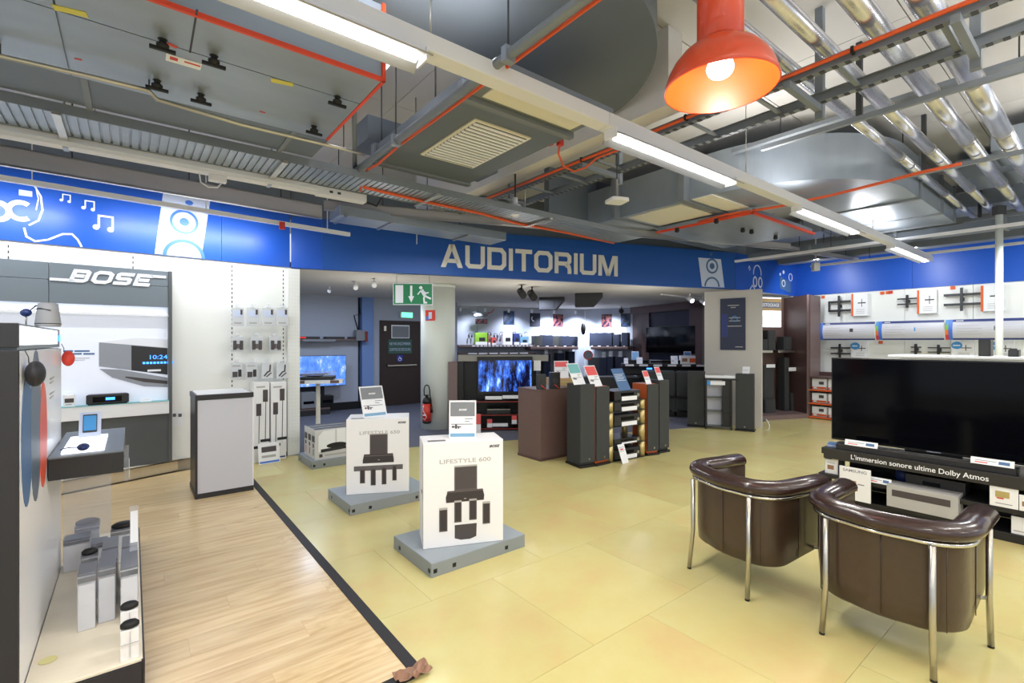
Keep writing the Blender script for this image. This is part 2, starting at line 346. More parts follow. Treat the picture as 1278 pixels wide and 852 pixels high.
# laminate boards of the brand corner
PLW, PLL = .195, 1.28
me_p = tile_mesh(PLL, PLW, 'laminate', .004, .0006)
for j in range(26):
    a0 = 2.15+j*PLW; off = (j*.41) % 1*PLL
    b1 = 1.055; b = b1-off
    while b > -4.3:
        w_ = PLL if b < b1-.001 else PLL
        x, y = W2(a0, b-PLL/2)
        x0 = b-PLL
        if abs(x) < 1.25*y+1.5:
            o = bpy.data.objects.new('laminate_board', me_p); C.objects.link(o); o.parent = floor; o.location = (x0, a0, .004)
        b -= PLL
    if off > .02:   # cut board at the edge strip
        o = bpy.data.objects.new('laminate_board', me_p); C.objects.link(o); o.parent = floor; o.location = (b1-off, a0, .004); o.scale = (off/PLL, 1, 1)
bx('edge_strip', 'graphite_matt', floor, 1.055, 1.115, 2.10, 7.5, -.001, .009)
bx('edge_strip', 'graphite_matt', floor, .1, 1.055, 2.09, 2.15, -.001, .009)
# grey carpet of the listening room
cp = MB(); q0 = Vector((-4.6, 6.3)); du = (fasc1-fasc0).normalized()
pc = [fasc0-du*2.5+Vector((0.07, -.2))*0, fasc1+du*.3]
cp.prism([(-5.6, 5.93), (4.75, 9.45), (8, 12), (8, 18), (-8, 18), (-8, 8)], -.004, .003)
cpo = cp.build('carpet', 'carpet'); cpo['kind'] = 'structure'

# crumpled tape at the laminate corner
mb = MB(); rr = random.Random(2); n = 9
for i in range(n):
    for j in range(5):
        mb.v.append((i/(n-1)*.17, j/4*.09, .012+rr.random()*.022))
for i in range(n-1):
    for j in range(4): k = i*5+j; mb.f.append((k, k+5, k+6, k+1)); mb.smooth.append(False)
x, y = FL(506, 856)
o = mb.build('crumpled_tape', mat('tape_brown', (150, 112, 88), .35, noise=.4, scale=30)); o.location = (x-.02, y-.02, 0); o.rotation_euler = (0, 0, RZ)
tag(o, 'crumpled brown packing tape at the corner of the laminate floor', 'tape')

# ---------------------------------------------------------------- left wall (gondola panels under a blue header)
WL = Wall((-3.13, 6.85), (.748, .663))
HG = 2.645
wl = thing('wall_left', loc=WL.pt(0), rz=WL.rz, kind='structure')
s166 = WL.hit(166, 300)[0]; s289 = WL.hit(289.5, 300)[0]; s10 = WL.hit(10.5, 300)[0]; s354 = WL.hit(353.5, 300)[0]
edges = [-7.6, -6.3, -5.0, s10, s166, s289, s354, 0.0]
for i in range(len(edges)-1):
    bx('wall_panel', 'white_panel', wl, edges[i]+.004, edges[i+1]-.004, 0.0, .04, 0, HG)
bx('wall_core', 'white_panel', wl, -7.6, 0, .04, .3, 0, HG)
for s in edges[2:-1]:       # slotted uprights
    m = MB(); z = 2.60
    while z > .2: m.box(s-.006, s+.006, -.003, .002, z-.03, z); z -= .058
    m.build('slot_strip', 'dark_steel', wl, kind='stuff')
    bx('upright', 'white_panel', wl, s-.018, s+.018, -.0015, .01, .1, HG)
# end upright of the gondola (perforated side)
up = bx('end_upright', 'white_panel', wl, -.06, .10, -.06, .5, 0, HG-.02)
m = MB(); z = 2.55
while z > .15:
    for k in range(4): m.box(-.045+k*.038, -.035+k*.038, -.063, -.058, z-.018, z)
    z -= .05
m.build('perforation', 'box_side', wl, kind='stuff')
# blue header above the wall
def blue_header(name, wall, s0, s1, joints, z0=HG, z1=3.42, label='', m='blue_gloss'):
    t = thing(name, label, 'sign board', wall.pt(0), wall.rz)
    e = [s0]+joints+[s1]
    for i in range(len(e)-1): bx('header_panel', m, t, e[i]+.002, e[i+1]-.002, -.02, .05, z0, z1)
    return t
hl = blue_header('blue_header', WL, -7.6, -.02, [-5.4, WL.hit(276, 290)[0]], label='glossy blue header board with white music drawings above the left white wall')
# drawings on the blue header: letters, headphones, notes, loudspeaker
def wp(W, px, py, off=.022): return W.hit(px, py, off)
def sw(mb, W, pts, w, closed=False, y0=-.024, y1=-.02): mb.stroke([wp(W, *p) for p in pts], w, y0, y1, closed)
m = MB(); s, z = wp(WL, 26, 263); ring(m, s, z, .088, .045, -.026, -.021, sx=1.0, a0=.9, a1=5.4)
s, z = wp(WL, -4, 263); ring(m, s, z, .088, .05, -.026, -.021); m.build('letter', 'print_white', hl)
m = MB()
sw(m, WL, [(0, 220), (22, 222), (42, 230), (51, 245), (53, 262), (48, 275), (36, 281)], .016)
sw(m, WL, [(44, 232), (48, 248), (45, 262)], .01); sw(m, WL, [(30, 284), (33, 295), (44, 301), (60, 299), (78, 292), (90, 292), (97, 299), (102, 308)], .018)
m.build('headphone_drawing', 'print_white', hl)
m = MB(); s, z = wp(WL, 32, 241); m.prism([(s-.05, z-.03), (s+.05, z-.03), (s+.05, z+.03), (s-.05, z+.03)], -.024, -.02, 'y'); m.build('bubble_drawing', 'print_pale', hl)
for (x, y, k) in ((83, 247, .6), (112, 256, .75), (132, 278, 1.2)):
    m = MB(); s, z = wp(WL, x, y)
    m.stroke([(s-.05*k, z-.05*k), (s-.05*k, z+.06*k), (s+.05*k, z+.06*k), (s+.05*k, z-.05*k)], .017*k, -.024, -.02)
    disc(m, s-.07*k, z-.05*k, .024*k, -.024, -.02); disc(m, s+.035*k, z-.06*k, .024*k, -.024, -.02); m.build('music_note', 'print_white', hl)
s0, z0 = wp(WL, 193, 315); s1, z1 = wp(WL, 205, 245); s2, z2 = wp(WL, 264, 252); s3, z3 = wp(WL, 251, 322)
m = MB().prism([(s0, HG+.005), (s1, z1+.15), (s2, z1+.15), (s3, HG+.005)], -.024, -.02, 'y'); m.build('loudspeaker_drawing', 'print_pale', hl)
s, z = wp(WL, 230, 277); m = MB(); ring(m, s, z, .135, .03, -.027, -.024).build('cone_ring', 'print_blue', hl); disc(MB(), s, z, .05, -.027, -.024).build('cone_centre', 'print_blue', hl); ring(MB(), s, HG+.0, .20, .04, -.027, -.024, a0=0, a1=math.pi).build('cone_ring', 'print_blue', hl); s, z = wp(WL, 236, 253); disc(MB(), s, z, .03, -.027, -.024, sx=1.4).build('port_drawing', 'print_blue', hl)
# slim lamp batten in front of the header
x0, y0 = FL(0, 224, 3.06); x1, y1 = FL(436, 294, 3.06)
bt = thing('lamp_batten', 'thin white lamp batten running in front of the left blue header', 'light', (x0, y0, 3.06), math.atan2(y1-y0, x1-x0)); Lb = math.hypot(x1-x0, y1-y0)
bx('housing', 'white_gloss', bt, -2.2, Lb, -.03, .02, -.01, .04)
for k in range(5):
    if k*1.3-1.6+1.05 < Lb: bx('lamp_tube', 'tube_cool', bt, k*1.3-1.6, k*1.3-1.6+1.0, .021, .034, .006, .03)
for k in range(5):
    bx('hanger', 'white_paint', bt, k*1.4-1.2, k*1.4-1.19, -.005, .005, .035, .5 if k < 9 else .1)
for s_ in (-5.9, -4.2, -2.8, -1.55, -.75):
    l = bpy.data.lights.new('header_lamp', 'AREA'); l.shape = 'RECTANGLE'; l.size = .9; l.size_y = .05; l.energy = 10; l.color = (.93, .96, 1)
    o = bpy.data.objects.new('header_lamp', l); C.objects.link(o); p = WL.pt(s_, .52); o.location = (p[0], p[1], 3.04); o.rotation_euler = (math.radians(38), 0, WL.rz)
o = MB().box(-.03, .03, -.02, .02, 0, .09).build('red_tag', 'red_label'); x, y = FL(352, 283, 3.0); o.location = (x, y, 2.97); o.rotation_euler = (0, 0, WL.rz); tag(o, 'small red tag hanging on the thin white lamp batten', 'tag')

# plinth along the left wall
pl = thing('plinth', 'low beige wooden plinth running along the foot of the white wall', 'plinth')
pA = FL(237, 584.7); pB = FL(74, 618); dv = (Vector(pB)-Vector(pA)).normalized(); pC = tuple(Vector(pA)+dv*3.6)
wA = WL.pt(WL.hit(240, 560)[0]); wC = WL.pt(-6)
MB().prism([pA, pC, wC[:2], wA[:2]], .01, .14).build('body', 'plinth_face', pl)
MB().prism([pA, pC, wC[:2], wA[:2]], .14, .15).build('top', 'beige_top', pl)
MB().prism([tuple(Vector(pA)+Vector((-.004, -.006))), tuple(Vector(pC)+Vector((-.004, -.006))), pC, pA], .004, .012).build('foot_strip', 'black', pl)  # thin black strip along the plinth foot
MB().prism([wA[:2], WL.pt(0)[:2], WL.pt(0, .02)[:2], WL.pt(WL.hit(240, 560)[0], .02)[:2]], .004, .05).build('skirting', 'black', pl)

# ---------------------------------------------------------------- right wall
WR = Wall((6.58, 11.2), (.618, -.786))
wr = thing('wall_right', loc=WR.pt(0), rz=WR.rz, kind='structure')
for k in range(9): bx('wall_panel', 'white_panel', wr, k*1.0+.003, k*1.0+.997, 0, .04, 0, HG)
bx('wall_core', 'white_panel', wr, -.2, 9, .04, .3, 0, HG)
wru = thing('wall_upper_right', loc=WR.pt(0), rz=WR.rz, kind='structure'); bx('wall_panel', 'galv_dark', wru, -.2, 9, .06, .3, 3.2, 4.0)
hr = blue_header('blue_header', WR, 0, 9, [WR.hit(1139, 340)[0], 5.6], z1=3.6, label='plain glossy blue header board above the right white wall')
# fascia with the room's name
FW = Wall(tuple(fasc0), tuple(fasc1-fasc0)); FLen = (fasc1-fasc0).length
ff = thing('name_fascia', 'long blue fascia board lettered AUDITORIUM above the wide opening', 'sign board', FW.pt(0), FW.rz)
jn = [0, FW.hit(402, 320)[0], FLen*.62, FLen]
for i in range(3): bx('fascia_panel', 'blue_matt' if i else 'blue_gloss', ff, jn[i]+.001, jn[i+1]-.001, -.02, .1, HG, 3.37)
sA, zA = FW.hit(550, 333, .02); sB, zB = FW.hit(770.5, 346.5, .02); _, zT = FW.hit(550, 304, .02)
lettering('AUDITORIUM', zT-zA, sB-sA, 'letter_cream', ff, sA, zA+.0, .19, -.035, -.02, gap=.12)
sa, _ = FW.hit(874, 340, .02); sb, _ = FW.hit(902, 340, .02)
MB().prism([(sa+.04, HG+.02), (sa-.05, 3.22), (sb-.05, 3.22), (sb+.04, HG+.02)], -.024, -.02, 'y').build('loudspeaker_drawing', 'print_pale', ff)
m = MB(); s, z = FW.hit(888.5, 332, .02); ring(m, s, z, .13, .035, -.027, -.024).build('cone_ring', 'card_navy', ff); disc(MB(), s, z, .06, -.027, -.024).build('cone_centre', 'card_navy', ff); ring(MB(), s, HG+.03, .17, .035, -.027, -.024, a0=0, a1=math.pi).build('cone_ring', 'card_navy', ff); s, z = FW.hit(887, 317, .02); disc(MB(), s, z, .035, -.027, -.024).build('port_drawing', 'card_navy', ff)
# short blue return between fascia and right wall
FR = Wall(tuple(fasc1), (6.58-fasc1.x, 11.2-fasc1.y)); LR = math.hypot(6.58-fasc1.x, 11.2-fasc1.y)
fr = blue_header('blue_header', FR, 0, LR, [LR*.45], z1=3.37, label='short blue header board with white headphone and camera drawings in the far corner')
s, z = FR.hit(945, 340, .02)
ring(MB(), s, z-.02, .17, .02, -.026, -.021, sx=.9, a0=-.2, a1=math.pi+.2).build('headband_drawing', 'print_white', fr)
for ds in (-.09, .12): ring(MB(), s+ds, z-.2, .10, .03, -.026, -.021, sx=.7).build('ear_cup_drawing', 'print_white', fr)
MB().stroke([(s-.35, z+.05), (s-.32, z+.11), (s-.28, z+.05), (s-.32, z+.02)], .012, -.026, -.021).build('note_drawing', 'print_white', fr); MB().stroke([(s-.3, z-.38), (s-.2, z-.28), (s-.1, z-.36)], .02, -.026, -.021).build('wave_drawing', 'print_white', fr)
m = MB(); s, z = FR.hit(979, 352, .02); m.prism([(s-.22, z+.12), (s+.3, z+.02), (s+.3, z-.24), (s-.22, z-.14)], -.024, -.021, 'y'); m.build('camera_drawing', 'card_navy', fr)
ring(MB(), s+.28, z+.13, .08, .016, -.026, -.021).build('badge_drawing', 'print_white', fr); ring(MB(), s-.05, z-.03, .07, .02, -.027, -.024).build('lens_drawing', 'print_white', fr); disc(MB(), s-.2, z+.16, .03, -.026, -.021).build('dot_drawing', 'print_white', fr); disc(MB(), s-.05, z+.22, .04, -.026, -.021).build('dot_drawing', 'print_white', fr)

# ---------------------------------------------------------------- listening room shell
WD = Wall((-3.23, 11.9), (.786, .618)); wd = thing('wall_back_left', loc=WD.pt(0), rz=WD.rz, kind='structure')
for (a, b) in ((-3.6, -2.4), (-2.4, WD.hit(447, 450)[0]), (WD.hit(466, 450)[0], 2.2)): bx('wall_panel', 'room_wall', wd, a+.003, b-.003, 0, .15, 0, 2.72)
bx('pillar', 'room_blue_lit', wd, WD.hit(452, 450, .08)[0], WD.hit(466, 450, .08)[0], -.08, .15, 0, 2.72)  # blue light on the pillar is painted into its colour
bx('baseboard', 'black', wd, -3.6, WD.hit(452, 450)[0], -.02, 0, 0, .18)
bx('recess', 'room_navy', wd, WD.hit(447, 450)[0], WD.hit(452, 450)[0], .1, .15, 0, 2.72)
WS = Wall((-8.0, 9.0), (WD.pt(-3.6)[0]+8.0, WD.pt(-3.6)[1]-9.0)); ws = thing('wall_back_far_left', loc=(-8, 9.0, 0), rz=WS.rz, kind='structure'); bx('wall_panel', 'room_wall', ws, 0, 2.6, 0, .1, 0, 2.72)
WB = Wall((-2.2, 14.2), (4.6, 1.7)); LB = math.hypot(4.6, 1.7); wb = thing('wall_back', loc=WB.pt(0), rz=WB.rz, kind='structure')
for i in range(4): bx('wall_panel', 'room_wall', wb, LB*i/4+.006, LB*(i+1)/4-.006, 0, .1, 0, 2.72)
bx('wall_core', 'room_navy', wb, 0, LB, .1, .15, 0, 2.72)
ws2 = thing('wall_back_return', loc=(-1.6, 13.1, 0), rz=math.atan2(1.1, -.6), kind='structure'); bx('wall_panel', 'room_wall', ws2, 0, 1.3, -.1, 0, 0, 2.72)
WC = Wall((2.4, 15.9), (1.37, -.8)); LC = math.hypot(1.37, .8); wc = thing('wall_back_right', loc=WC.pt(0), rz=WC.rz, kind='structure')
for i in range(2): bx('wall_panel', 'room_wall', wc, LC*i/2+.005, LC*(i+1)/2-.005, 0, .1, 0, 2.72)
WT = Wall((3.77, 15.1), (1.2, -2.65)); LT = math.hypot(1.2, 2.65); wt = thing('wall_screen', loc=WT.pt(0), rz=WT.rz, kind='structure')
bx('wall_panel', 'wood_dark', wt, 0, .75, 0, .15, 0, 2.6); bx('wall_panel', 'room_navy', wt, .75, LT, .05, .15, 0, 2.72); bx('wall_trim', 'wood_dark', wt, 0, LT, -.1, .05, 2.45, 2.72)
bx('wall_post', 'wood_dark', wt, LT-.45, LT, -.1, .05, 0, 2.6)
rc = MB().prism([(-3.13-2.2, 6.85-.82+.1), (-3.13, 6.95), (4.456, 9.78), (6.58, 11.3), (7, 17), (-3, 17), (-9, 12)], 2.66, 2.74).build('ceiling_listening_room', 'room_ceiling'); rc['kind'] = 'structure'
dn = [thing('ceiling_speaker', 'wedge-shaped dark loudspeaker hung from the listening room ceiling, the %s of two' % k, 'loudspeaker', (*FL(*p, 2.66), 2.66), -.2, 'ceiling loudspeakers') for k, p in (('left', (689, 371)), ('right', (735, 366)))]
for t in dn:
    MB().prism([(-.3, 0), (.3, 0), (.3, -.08), (.1, -.30), (-.3, -.30)], -.12, .12, 'y').build('cabinet', 'speaker_black', t, .01); bx('grille', 'speaker_cloth', t, -.28, .06, -.13, -.12, -.27, -.03)
# door of the listening room
d1 = thing('door_1', loc=WD.pt(WD.hit(475, 450)[0], .0), rz=WD.rz, kind='structure'); dw = WD.hit(525, 450)[0]-WD.hit(475, 450)[0]
bx('door_leaf', 'door_dark', d1, .03, dw-.03, -.03, .02, 0.01, 2.08, .004); bx('door_frame', 'door_dark', d1, -.03, .03, -.045, .03, 0, 2.12); bx('door_frame', 'door_dark', d1, dw-.03, dw+.03, -.045, .03, 0, 2.12); bx('door_frame', 'door_dark', d1, -.03, dw+.03, -.045, .03, 2.08, 2.12)
bx('push_bar', 'satin_steel', d1, .15, dw-.15, -.09, -.06, .98, 1.02, .008); bx('bar_bracket', 'dark_steel', d1, .15, .19, -.062, -.03, .96, 1.04); bx('bar_bracket', 'dark_steel', d1, dw-.2, dw-.16, -.062, -.03, .96, 1.04)
bx('closer', 'satin_steel', d1, .06, .12, -.07, -.03, 1.86, 1.98)
def dprint(name, m, x0, y0, x1, y1, dy=.035, par=d1, wall=WD):
    a, b, c, d = wall.rect(x0, y0, x1, y1, dy); q = par.location; a0 = (Vector((q.x, q.y))-wall.p).dot(wall.u); return bx(name, m, par, a-a0, b-a0, -dy-.004, -dy+.006, c, d), a-a0, b-a0, c, d
_, a, b, c, d = dprint('notice', 'card_white', 488.5, 405.5, 511, 422); bx('notice_print', 'card_grey', d1, a+.02, b-.02, -.041, -.039, c+.02, d-.03)
_, a, b, c, d = dprint('door_sign', 'green_board', 484.5, 423.5, 514, 441)
text('door_lettering', 'NE PAS ENCOMBRER', 'print_pale', d1, a+.04, d-.14, .1, -.0405, b-a-.08); text('door_lettering', 'SORTIE DE SECOURS', 'print_pale', d1, a+.04, c+.07, .1, -.0405, b-a-.08)
_, a, b, c, d = dprint('wheelchair_sign', 'blue_sign', 495.5, 443, 502.5, 451); m = MB(); ring(m, (a+b)/2, c+.06, .04, .012, -.042, -.04); m.stroke([((a+b)/2-.01, d-.03), ((a+b)/2, c+.08), ((a+b)/2+.05, c+.06)], .014, -.042, -.04); m.build('wheelchair_mark', 'print_white', d1)
ex = thing('exit_light', 'small glowing green exit light above the dark door', 'sign', WD.pt(WD.hit(508, 393, .1)[0], .1, WD.hit(508, 393, .1)[1]-.07), WD.rz)
bx('housing', 'white_paint', ex, -.16, .16, 0, .08, 0, .15); bx('face', 'led_green', ex, -.15, .15, -.004, 0, .01, .13)

# ---------------------------------------------------------------- main ceiling
ce = abroot('ceiling', kind='structure')
me_c = None
mb = MB().box(.004, 2.396, .004, 1.196, 0, .1); me_c = bpy.data.meshes.new('ceiling_slab'); me_c.from_pydata(mb.v, [], mb.f); me_c.materials.append(MATS['ceiling_white'])
for i in range(-3, 7):
    for j in range(-2, 9):
        b0, a0 = i*2.4-.3, j*1.2-.2; x, y = W2(a0, b0)
        if y < -1.5: continue
        o = bpy.data.objects.new('ceiling_slab', me_c); C.objects.link(o); o.parent = ce; o.location = (b0, a0, 4.0)
bx('ceiling_core', 'ceiling_white', ce, -8, 16, -6, 12, 4.1, 4.15)
# concrete downstand beams running away to the left
tb = abroot('trim_1', kind='structure'); bx('downstand_beam', 'beam_white', tb, 3.2, 3.38, 2.15, 6.3, 3.4, 4.0)
tb = abroot('trim_2', kind='structure'); bx('downstand_beam', 'beam_white', tb, 1.12, 1.40, 2.79, 5.0, 3.5, 4.0)
tb = abroot('trim_3', kind='structure'); bx('downstand_beam', 'galv_matt', tb, 11.2, 11.5, -6, 6, 3.3, 3.75)
# dark void behind the fascia
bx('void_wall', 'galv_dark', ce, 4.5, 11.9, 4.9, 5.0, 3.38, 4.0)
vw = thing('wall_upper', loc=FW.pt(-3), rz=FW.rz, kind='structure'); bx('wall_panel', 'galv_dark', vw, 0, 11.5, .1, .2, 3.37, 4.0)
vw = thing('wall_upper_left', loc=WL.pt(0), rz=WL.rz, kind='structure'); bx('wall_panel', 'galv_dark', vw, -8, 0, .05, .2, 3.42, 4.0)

def hang(t, m, pts, r=.006, top=4.0):
    for (x, y, z) in pts: MB().tube([(x, y, z), (x, y, top)], r, 5).build('hanger_rod', m, t)
# big air handling unit, top left
t = abroot('air_handling_unit', 'large galvanized air handling unit with black T-handles hanging top left', 'ventilation unit')
bx('casing', 'galv', t, -3.2, 1.05, 2.46, 3.41, 3.0, 3.4, .004)
a1, b1 = AB(429, 121, 3.0)
joints = [2.46, a1, 3.41]
for i in range(2):
    for (b0, bb) in ((-3.2, -1.6), (-1.6, -.25), (-.25, 1.05)):
        bx('bottom_panel', 'galv', t, b0+.004, bb-.004, joints[i]+.004, joints[i+1]-.004, 2.988, 3.0)
bx('edge_trim', 'orange_paint', t, -3.2, 1.065, 2.445, 2.462, 2.985, 3.005); bx('edge_trim', 'orange_paint', t, 1.048, 1.066, 2.445, 3.41, 2.985, 3.005); bx('edge_trim', 'orange_paint', t, 1.048, 1.066, 2.445, 2.465, 3.0, 3.4)
for (px, py) in ((203, 57), (267, 77), (196, 107), (251, 124), (421, 127), (392, 163)):
    a, b = AB(px, py, 2.96); k = MB().lathe([(.016, 2.945), (.024, 2.952), (.026, 2.965), (.014, 2.972), (.014, 2.985), (.022, 2.989)], 12, (b, a)).box(b-.05, b+.05, a-.009, a+.009, 2.935, 2.95); k.build('t_handle', 'black_rubber', t, .002)
def sticker(t, m, px0, py0, px1, py1, z=2.9865, ww=.04, name='sticker'):
    a0, b0 = AB(px0, py0, z); a1, b1 = AB(px1, py1, z); v = Vector((b1-b0, a1-a0)); L = v.length; v.normalize(); n = Vector((-v.y, v.x))*ww/2; p = Vector((b0, a0)); q = Vector((b1, a1))
    return MB().prism([tuple(p-n), tuple(q-n), tuple(q+n), tuple(p+n)], z-.0008, z+.001).build(name, m, t)
sticker(t, 'yellow_label', 66, 9, 109, 19); sticker(t, 'yellow_label', 338, 100, 366, 106); sticker(t, 'card_white', 207, 71, 251, 84, ww=.07); sticker(t, 'red_label', 212, 72, 222, 75, z=2.985, ww=.03); sticker(t, 'red_label', 230, 77, 250, 83, z=2.985, ww=.012); sticker(t, 'red_label', 93, 73, 102, 75, ww=.012); sticker(t, 'red_label', 324, 139, 331, 141, ww=.012); sticker(t, 'orange_paint', 209, 54, 221, 60, ww=.02)
sticker(t, 'dark_steel', 246, 12, 237, 66, z=2.9865, ww=.008, name='panel_joint')
hang(t, 'dark_steel', [(1.0, 2.9, 3.4), (1.0, 3.35, 3.4), (-.6, 3.35, 3.4), (-2.2, 3.3, 3.4)])
# duct beyond it
t = abroot('flat_duct', 'dark galvanized duct lying beyond the air handling unit', 'duct')
bx('duct_body', 'galv_dark', t, -3.4, 1.08, 3.42, 3.84, 3.0, 3.35, .004)
for b in (-2.6, -1.4, -.2, .85): bx('flange', 'galv_matt', t, b-.015, b+.015, 3.416, 3.86, 2.99, 3.36)
hang(t, 'dark_steel', [(.9, 3.6, 3.35), (-1.0, 3.6, 3.35)])
# conduit pipe with a bend
t = abroot('conduit_pipe', 'thin steel conduit pipe crossing under the big ventilation unit', 'pipe')
pts = [(*AB(px, py, 2.93)[::-1], 2.93) for (px, py) in ((-60, 52), (0, 70), (120, 97), (186, 113), (196, 124), (300, 155), (429, 186), (455, 193))]
MB().tube(pts, .012, 8).build('pipe', 'satin_steel', t); hang(t, 'dark_steel', [pts[1], pts[3], pts[6]], .004)
# wide cable tray with rungs
t = abroot('cable_tray', 'wide ribbed galvanized cable tray running above the left beam', 'cable tray')
bx('side_rail', 'galv_matt', t, -2.5, 5.2, 3.90, 3.91, 2.95, 3.01); bx('side_rail', 'galv_matt', t, -2.5, 5.2, 4.31, 4.32, 2.95, 3.01)
bx('tray_floor', 'galv', t, -2.5, 5.2, 3.91, 4.31, 2.966, 2.969); m = MB(); b = -2.5
while b < 5.2: m.box(b, b+.036, 3.91, 4.31, 2.955, 2.965); b += .05
m.build('rungs', 'galv', t, kind='stuff')
for k, a in enumerate((3.98, 4.05, 4.2)): MB().tube([(-2.5, a, 2.985), (0, a+.02, 2.985), (2, a-.02, 2.985), (5.2, a, 2.985)], .013, 6).build('cable', 'grey_paint' if k < 2 else 'dark_steel', t)
for b in (-1.6, -.35, .9, 2.2, 3.6): bx('tray_bracket', 'satin_steel', t, b-.02, b+.02, 3.88, 4.34, 2.93, 2.95); hang(t, 'satin_steel', [(b, 4.33, 2.94)])
t = abroot('orange_cable', 'orange cable lying along the front of the wide ribbed tray', 'cable')
MB().tube([(1.55, 4.10, 3.02), (1.6, 4.13, 2.95), (2.2, 4.16, 2.94), (2.9, 4.2, 2.945), (3.4, 4.28, 2.94), (4.2, 4.3, 2.95), (5.2, 4.35, 2.95)], .014, 6).build('cable', 'orange_cable', t)
# white busbar trunking
t = abroot('busbar_trunking', 'white lighting trunking with a socket box hung below the ribbed tray', 'trunking')
bx('trunking', 'white_paint', t, -2.5, 1.28, 4.37, 4.46, 2.90, 2.975, .004); bx('end_box', 'white_paint', t, 1.28, 1.72, 4.375, 4.475, 2.895, 2.965, .004)
bx('rib', 'box_side', t, -2.5, 1.28, 4.362, 4.37, 2.925, 2.935)
a, b = AB(270, 222, 2.9); bx('socket_box', 'white_paint', t, b-.06, b+.06, 4.38, 4.44, 2.85, 2.9, .004)
MB().tube([(b-.12, 4.42, 2.9), (b-.11, 4.42, 2.83), (b-.06, 4.42, 2.80), (b, 4.42, 2.81), (b+.03, 4.42, 2.85)], .006, 6).build('cable_loop', 'white_paint', t); MB().tube([(1.7, 4.45, 2.93), (1.85, 4.46, 2.9), (1.9, 4.44, 3.0), (1.92, 4.4, 3.05)], .008, 6).build('cable_tail', 'black_rubber', t)
for b in (-1.9, -.35, .9): bx('strap', 'galv', t, b-.014, b+.014, 4.38, 4.47, 2.895, 3.1)
for b in (1.38, 1.45): bx('terminal', 'dark_steel', t, b, b+.03, 4.372, 4.376, 2.92, 2.94)
# sheet steel beams
def beam(name, label, p0, p1, zb, h, depth, ext=0., m='grey_paint', group=None, lip=True):
    v = Vector(p1)-Vector(p0); L = v.length; t = thing(name, label, 'beam', (p0[0], p0[1], zb), math.atan2(v.y, v.x), group)
    bx('web', m, t, -ext, L, 0, .012, 0, h); bx('flange', m, t, -ext, L, 0, depth, h-.012, h)
    if lip: bx('lip', 'satin_steel', t, -ext, L, -.012, .03, -.012, 0)
    for k in range(3): MB().tube([(L*(k+.5)/3, depth/2, h), (L*(k+.5)/3, depth/2, 4.0-zb)], .006, 5).build('hanger_rod', 'dark_steel', t)
    return t
beam('steel_beam', 'grey sheet steel beam above the left blue header board', FL(0, 204, 2.98), FL(402, 272, 2.98), 2.98, .15, .12, 2.0)
beam('steel_beam', 'long slender grey steel beam crossing in front of the lettered fascia', FL(404, 261, 3.2), FL(987, 311, 3.2), 3.2, .11, .10, 0)
beam('steel_beam', 'short grey steel beam continuing to the far right blue corner', FL(985, 311, 3.2), FL(1072, 326, 3.2), 3.2, .07, .1, 0)
t0 = FL(424, 268, 3.1); t1 = FL(632, 300, 3.1); v = Vector(t1)-Vector(t0)
t = thing('shallow_duct', 'shallow galvanized duct hung between the slender beam and the blue fascia', 'duct', (t0[0], t0[1], 3.1), math.atan2(v.y, v.x))
bx('duct_body', 'galv', t, 0, v.length, 0, .42, 0, .12, .004)
for k in (.02, .25, .72): bx('bracket', 'satin_steel', t, v.length*k, v.length*k+.03, -.03, .42, -.02, 0); MB().tube([(v.length*k, .2, .12), (v.length*k, .2, .9)], .006, 5).build('hanger_rod', 'dark_steel', t)

# central duct with grille
t = abroot('grille_duct', 'square-cornered galvanized duct with a white slatted air grille in its underside', 'duct')
bx('duct_body', 'galv_dark', t, 1.60, 2.52, 2.53, 3.88, 3.1, 3.24, .004)
bx('joint_flange', 'galv_matt', t, 1.58, 2.54, 2.50, 2.55, 3.085, 3.2); bx('joint_flange', 'galv_matt', t, 1.58, 2.54, 3.86, 3.92, 3.085, 3.25)
bx('transition_duct', 'galv_dark', t, 1.55, 2.9, 3.92, 4.28, 3.3, 3.5)
bx('filter_box', 'galv_matt', t, 1.60, 2.52, 2.18, 2.50, 3.12, 3.19); bx('filter_panel', 'cream', t, 1.70, 2.46, 2.23, 2.46, 3.108, 3.12, .003); bx('sticker', 'red_label', t, 2.40, 2.44, 2.25, 2.28, 3.106, 3.108)
bx('flange', 'galv_matt', t, 1.58, 2.54, 2.13, 2.18, 3.09, 3.16)
gp = [AB(px, py, 3.09) for (px, py) in ((529, 190), (593, 149), (659, 174), (590, 210))]
ga0, ga1 = 2.86, 3.56; gb0, gb1 = 1.76, 2.34
ga0 = min(g[0] for g in gp); ga1 = max(g[0] for g in gp); gb0 = min(g[1] for g in gp); gb1 = max(g[1] for g in gp)
g = bx('grille_frame', 'cream', t, gb0, gb1, ga0, ga1, 3.088, 3.099)
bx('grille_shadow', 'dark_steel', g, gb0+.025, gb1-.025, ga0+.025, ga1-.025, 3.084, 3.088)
nsl = 15
for i in range(nsl):
    a = ga0+.03+(ga1-ga0-.06)*i/nsl; MB().box(gb0+.02, gb1-.02, a, a+.024, 3.076, 3.086).build('slat', 'card_white', g)
hang(t, 'dark_steel', [(1.62, 2.9, 3.2), (1.62, 3.8, 3.2), (2.5, 3.8, 3.2)])
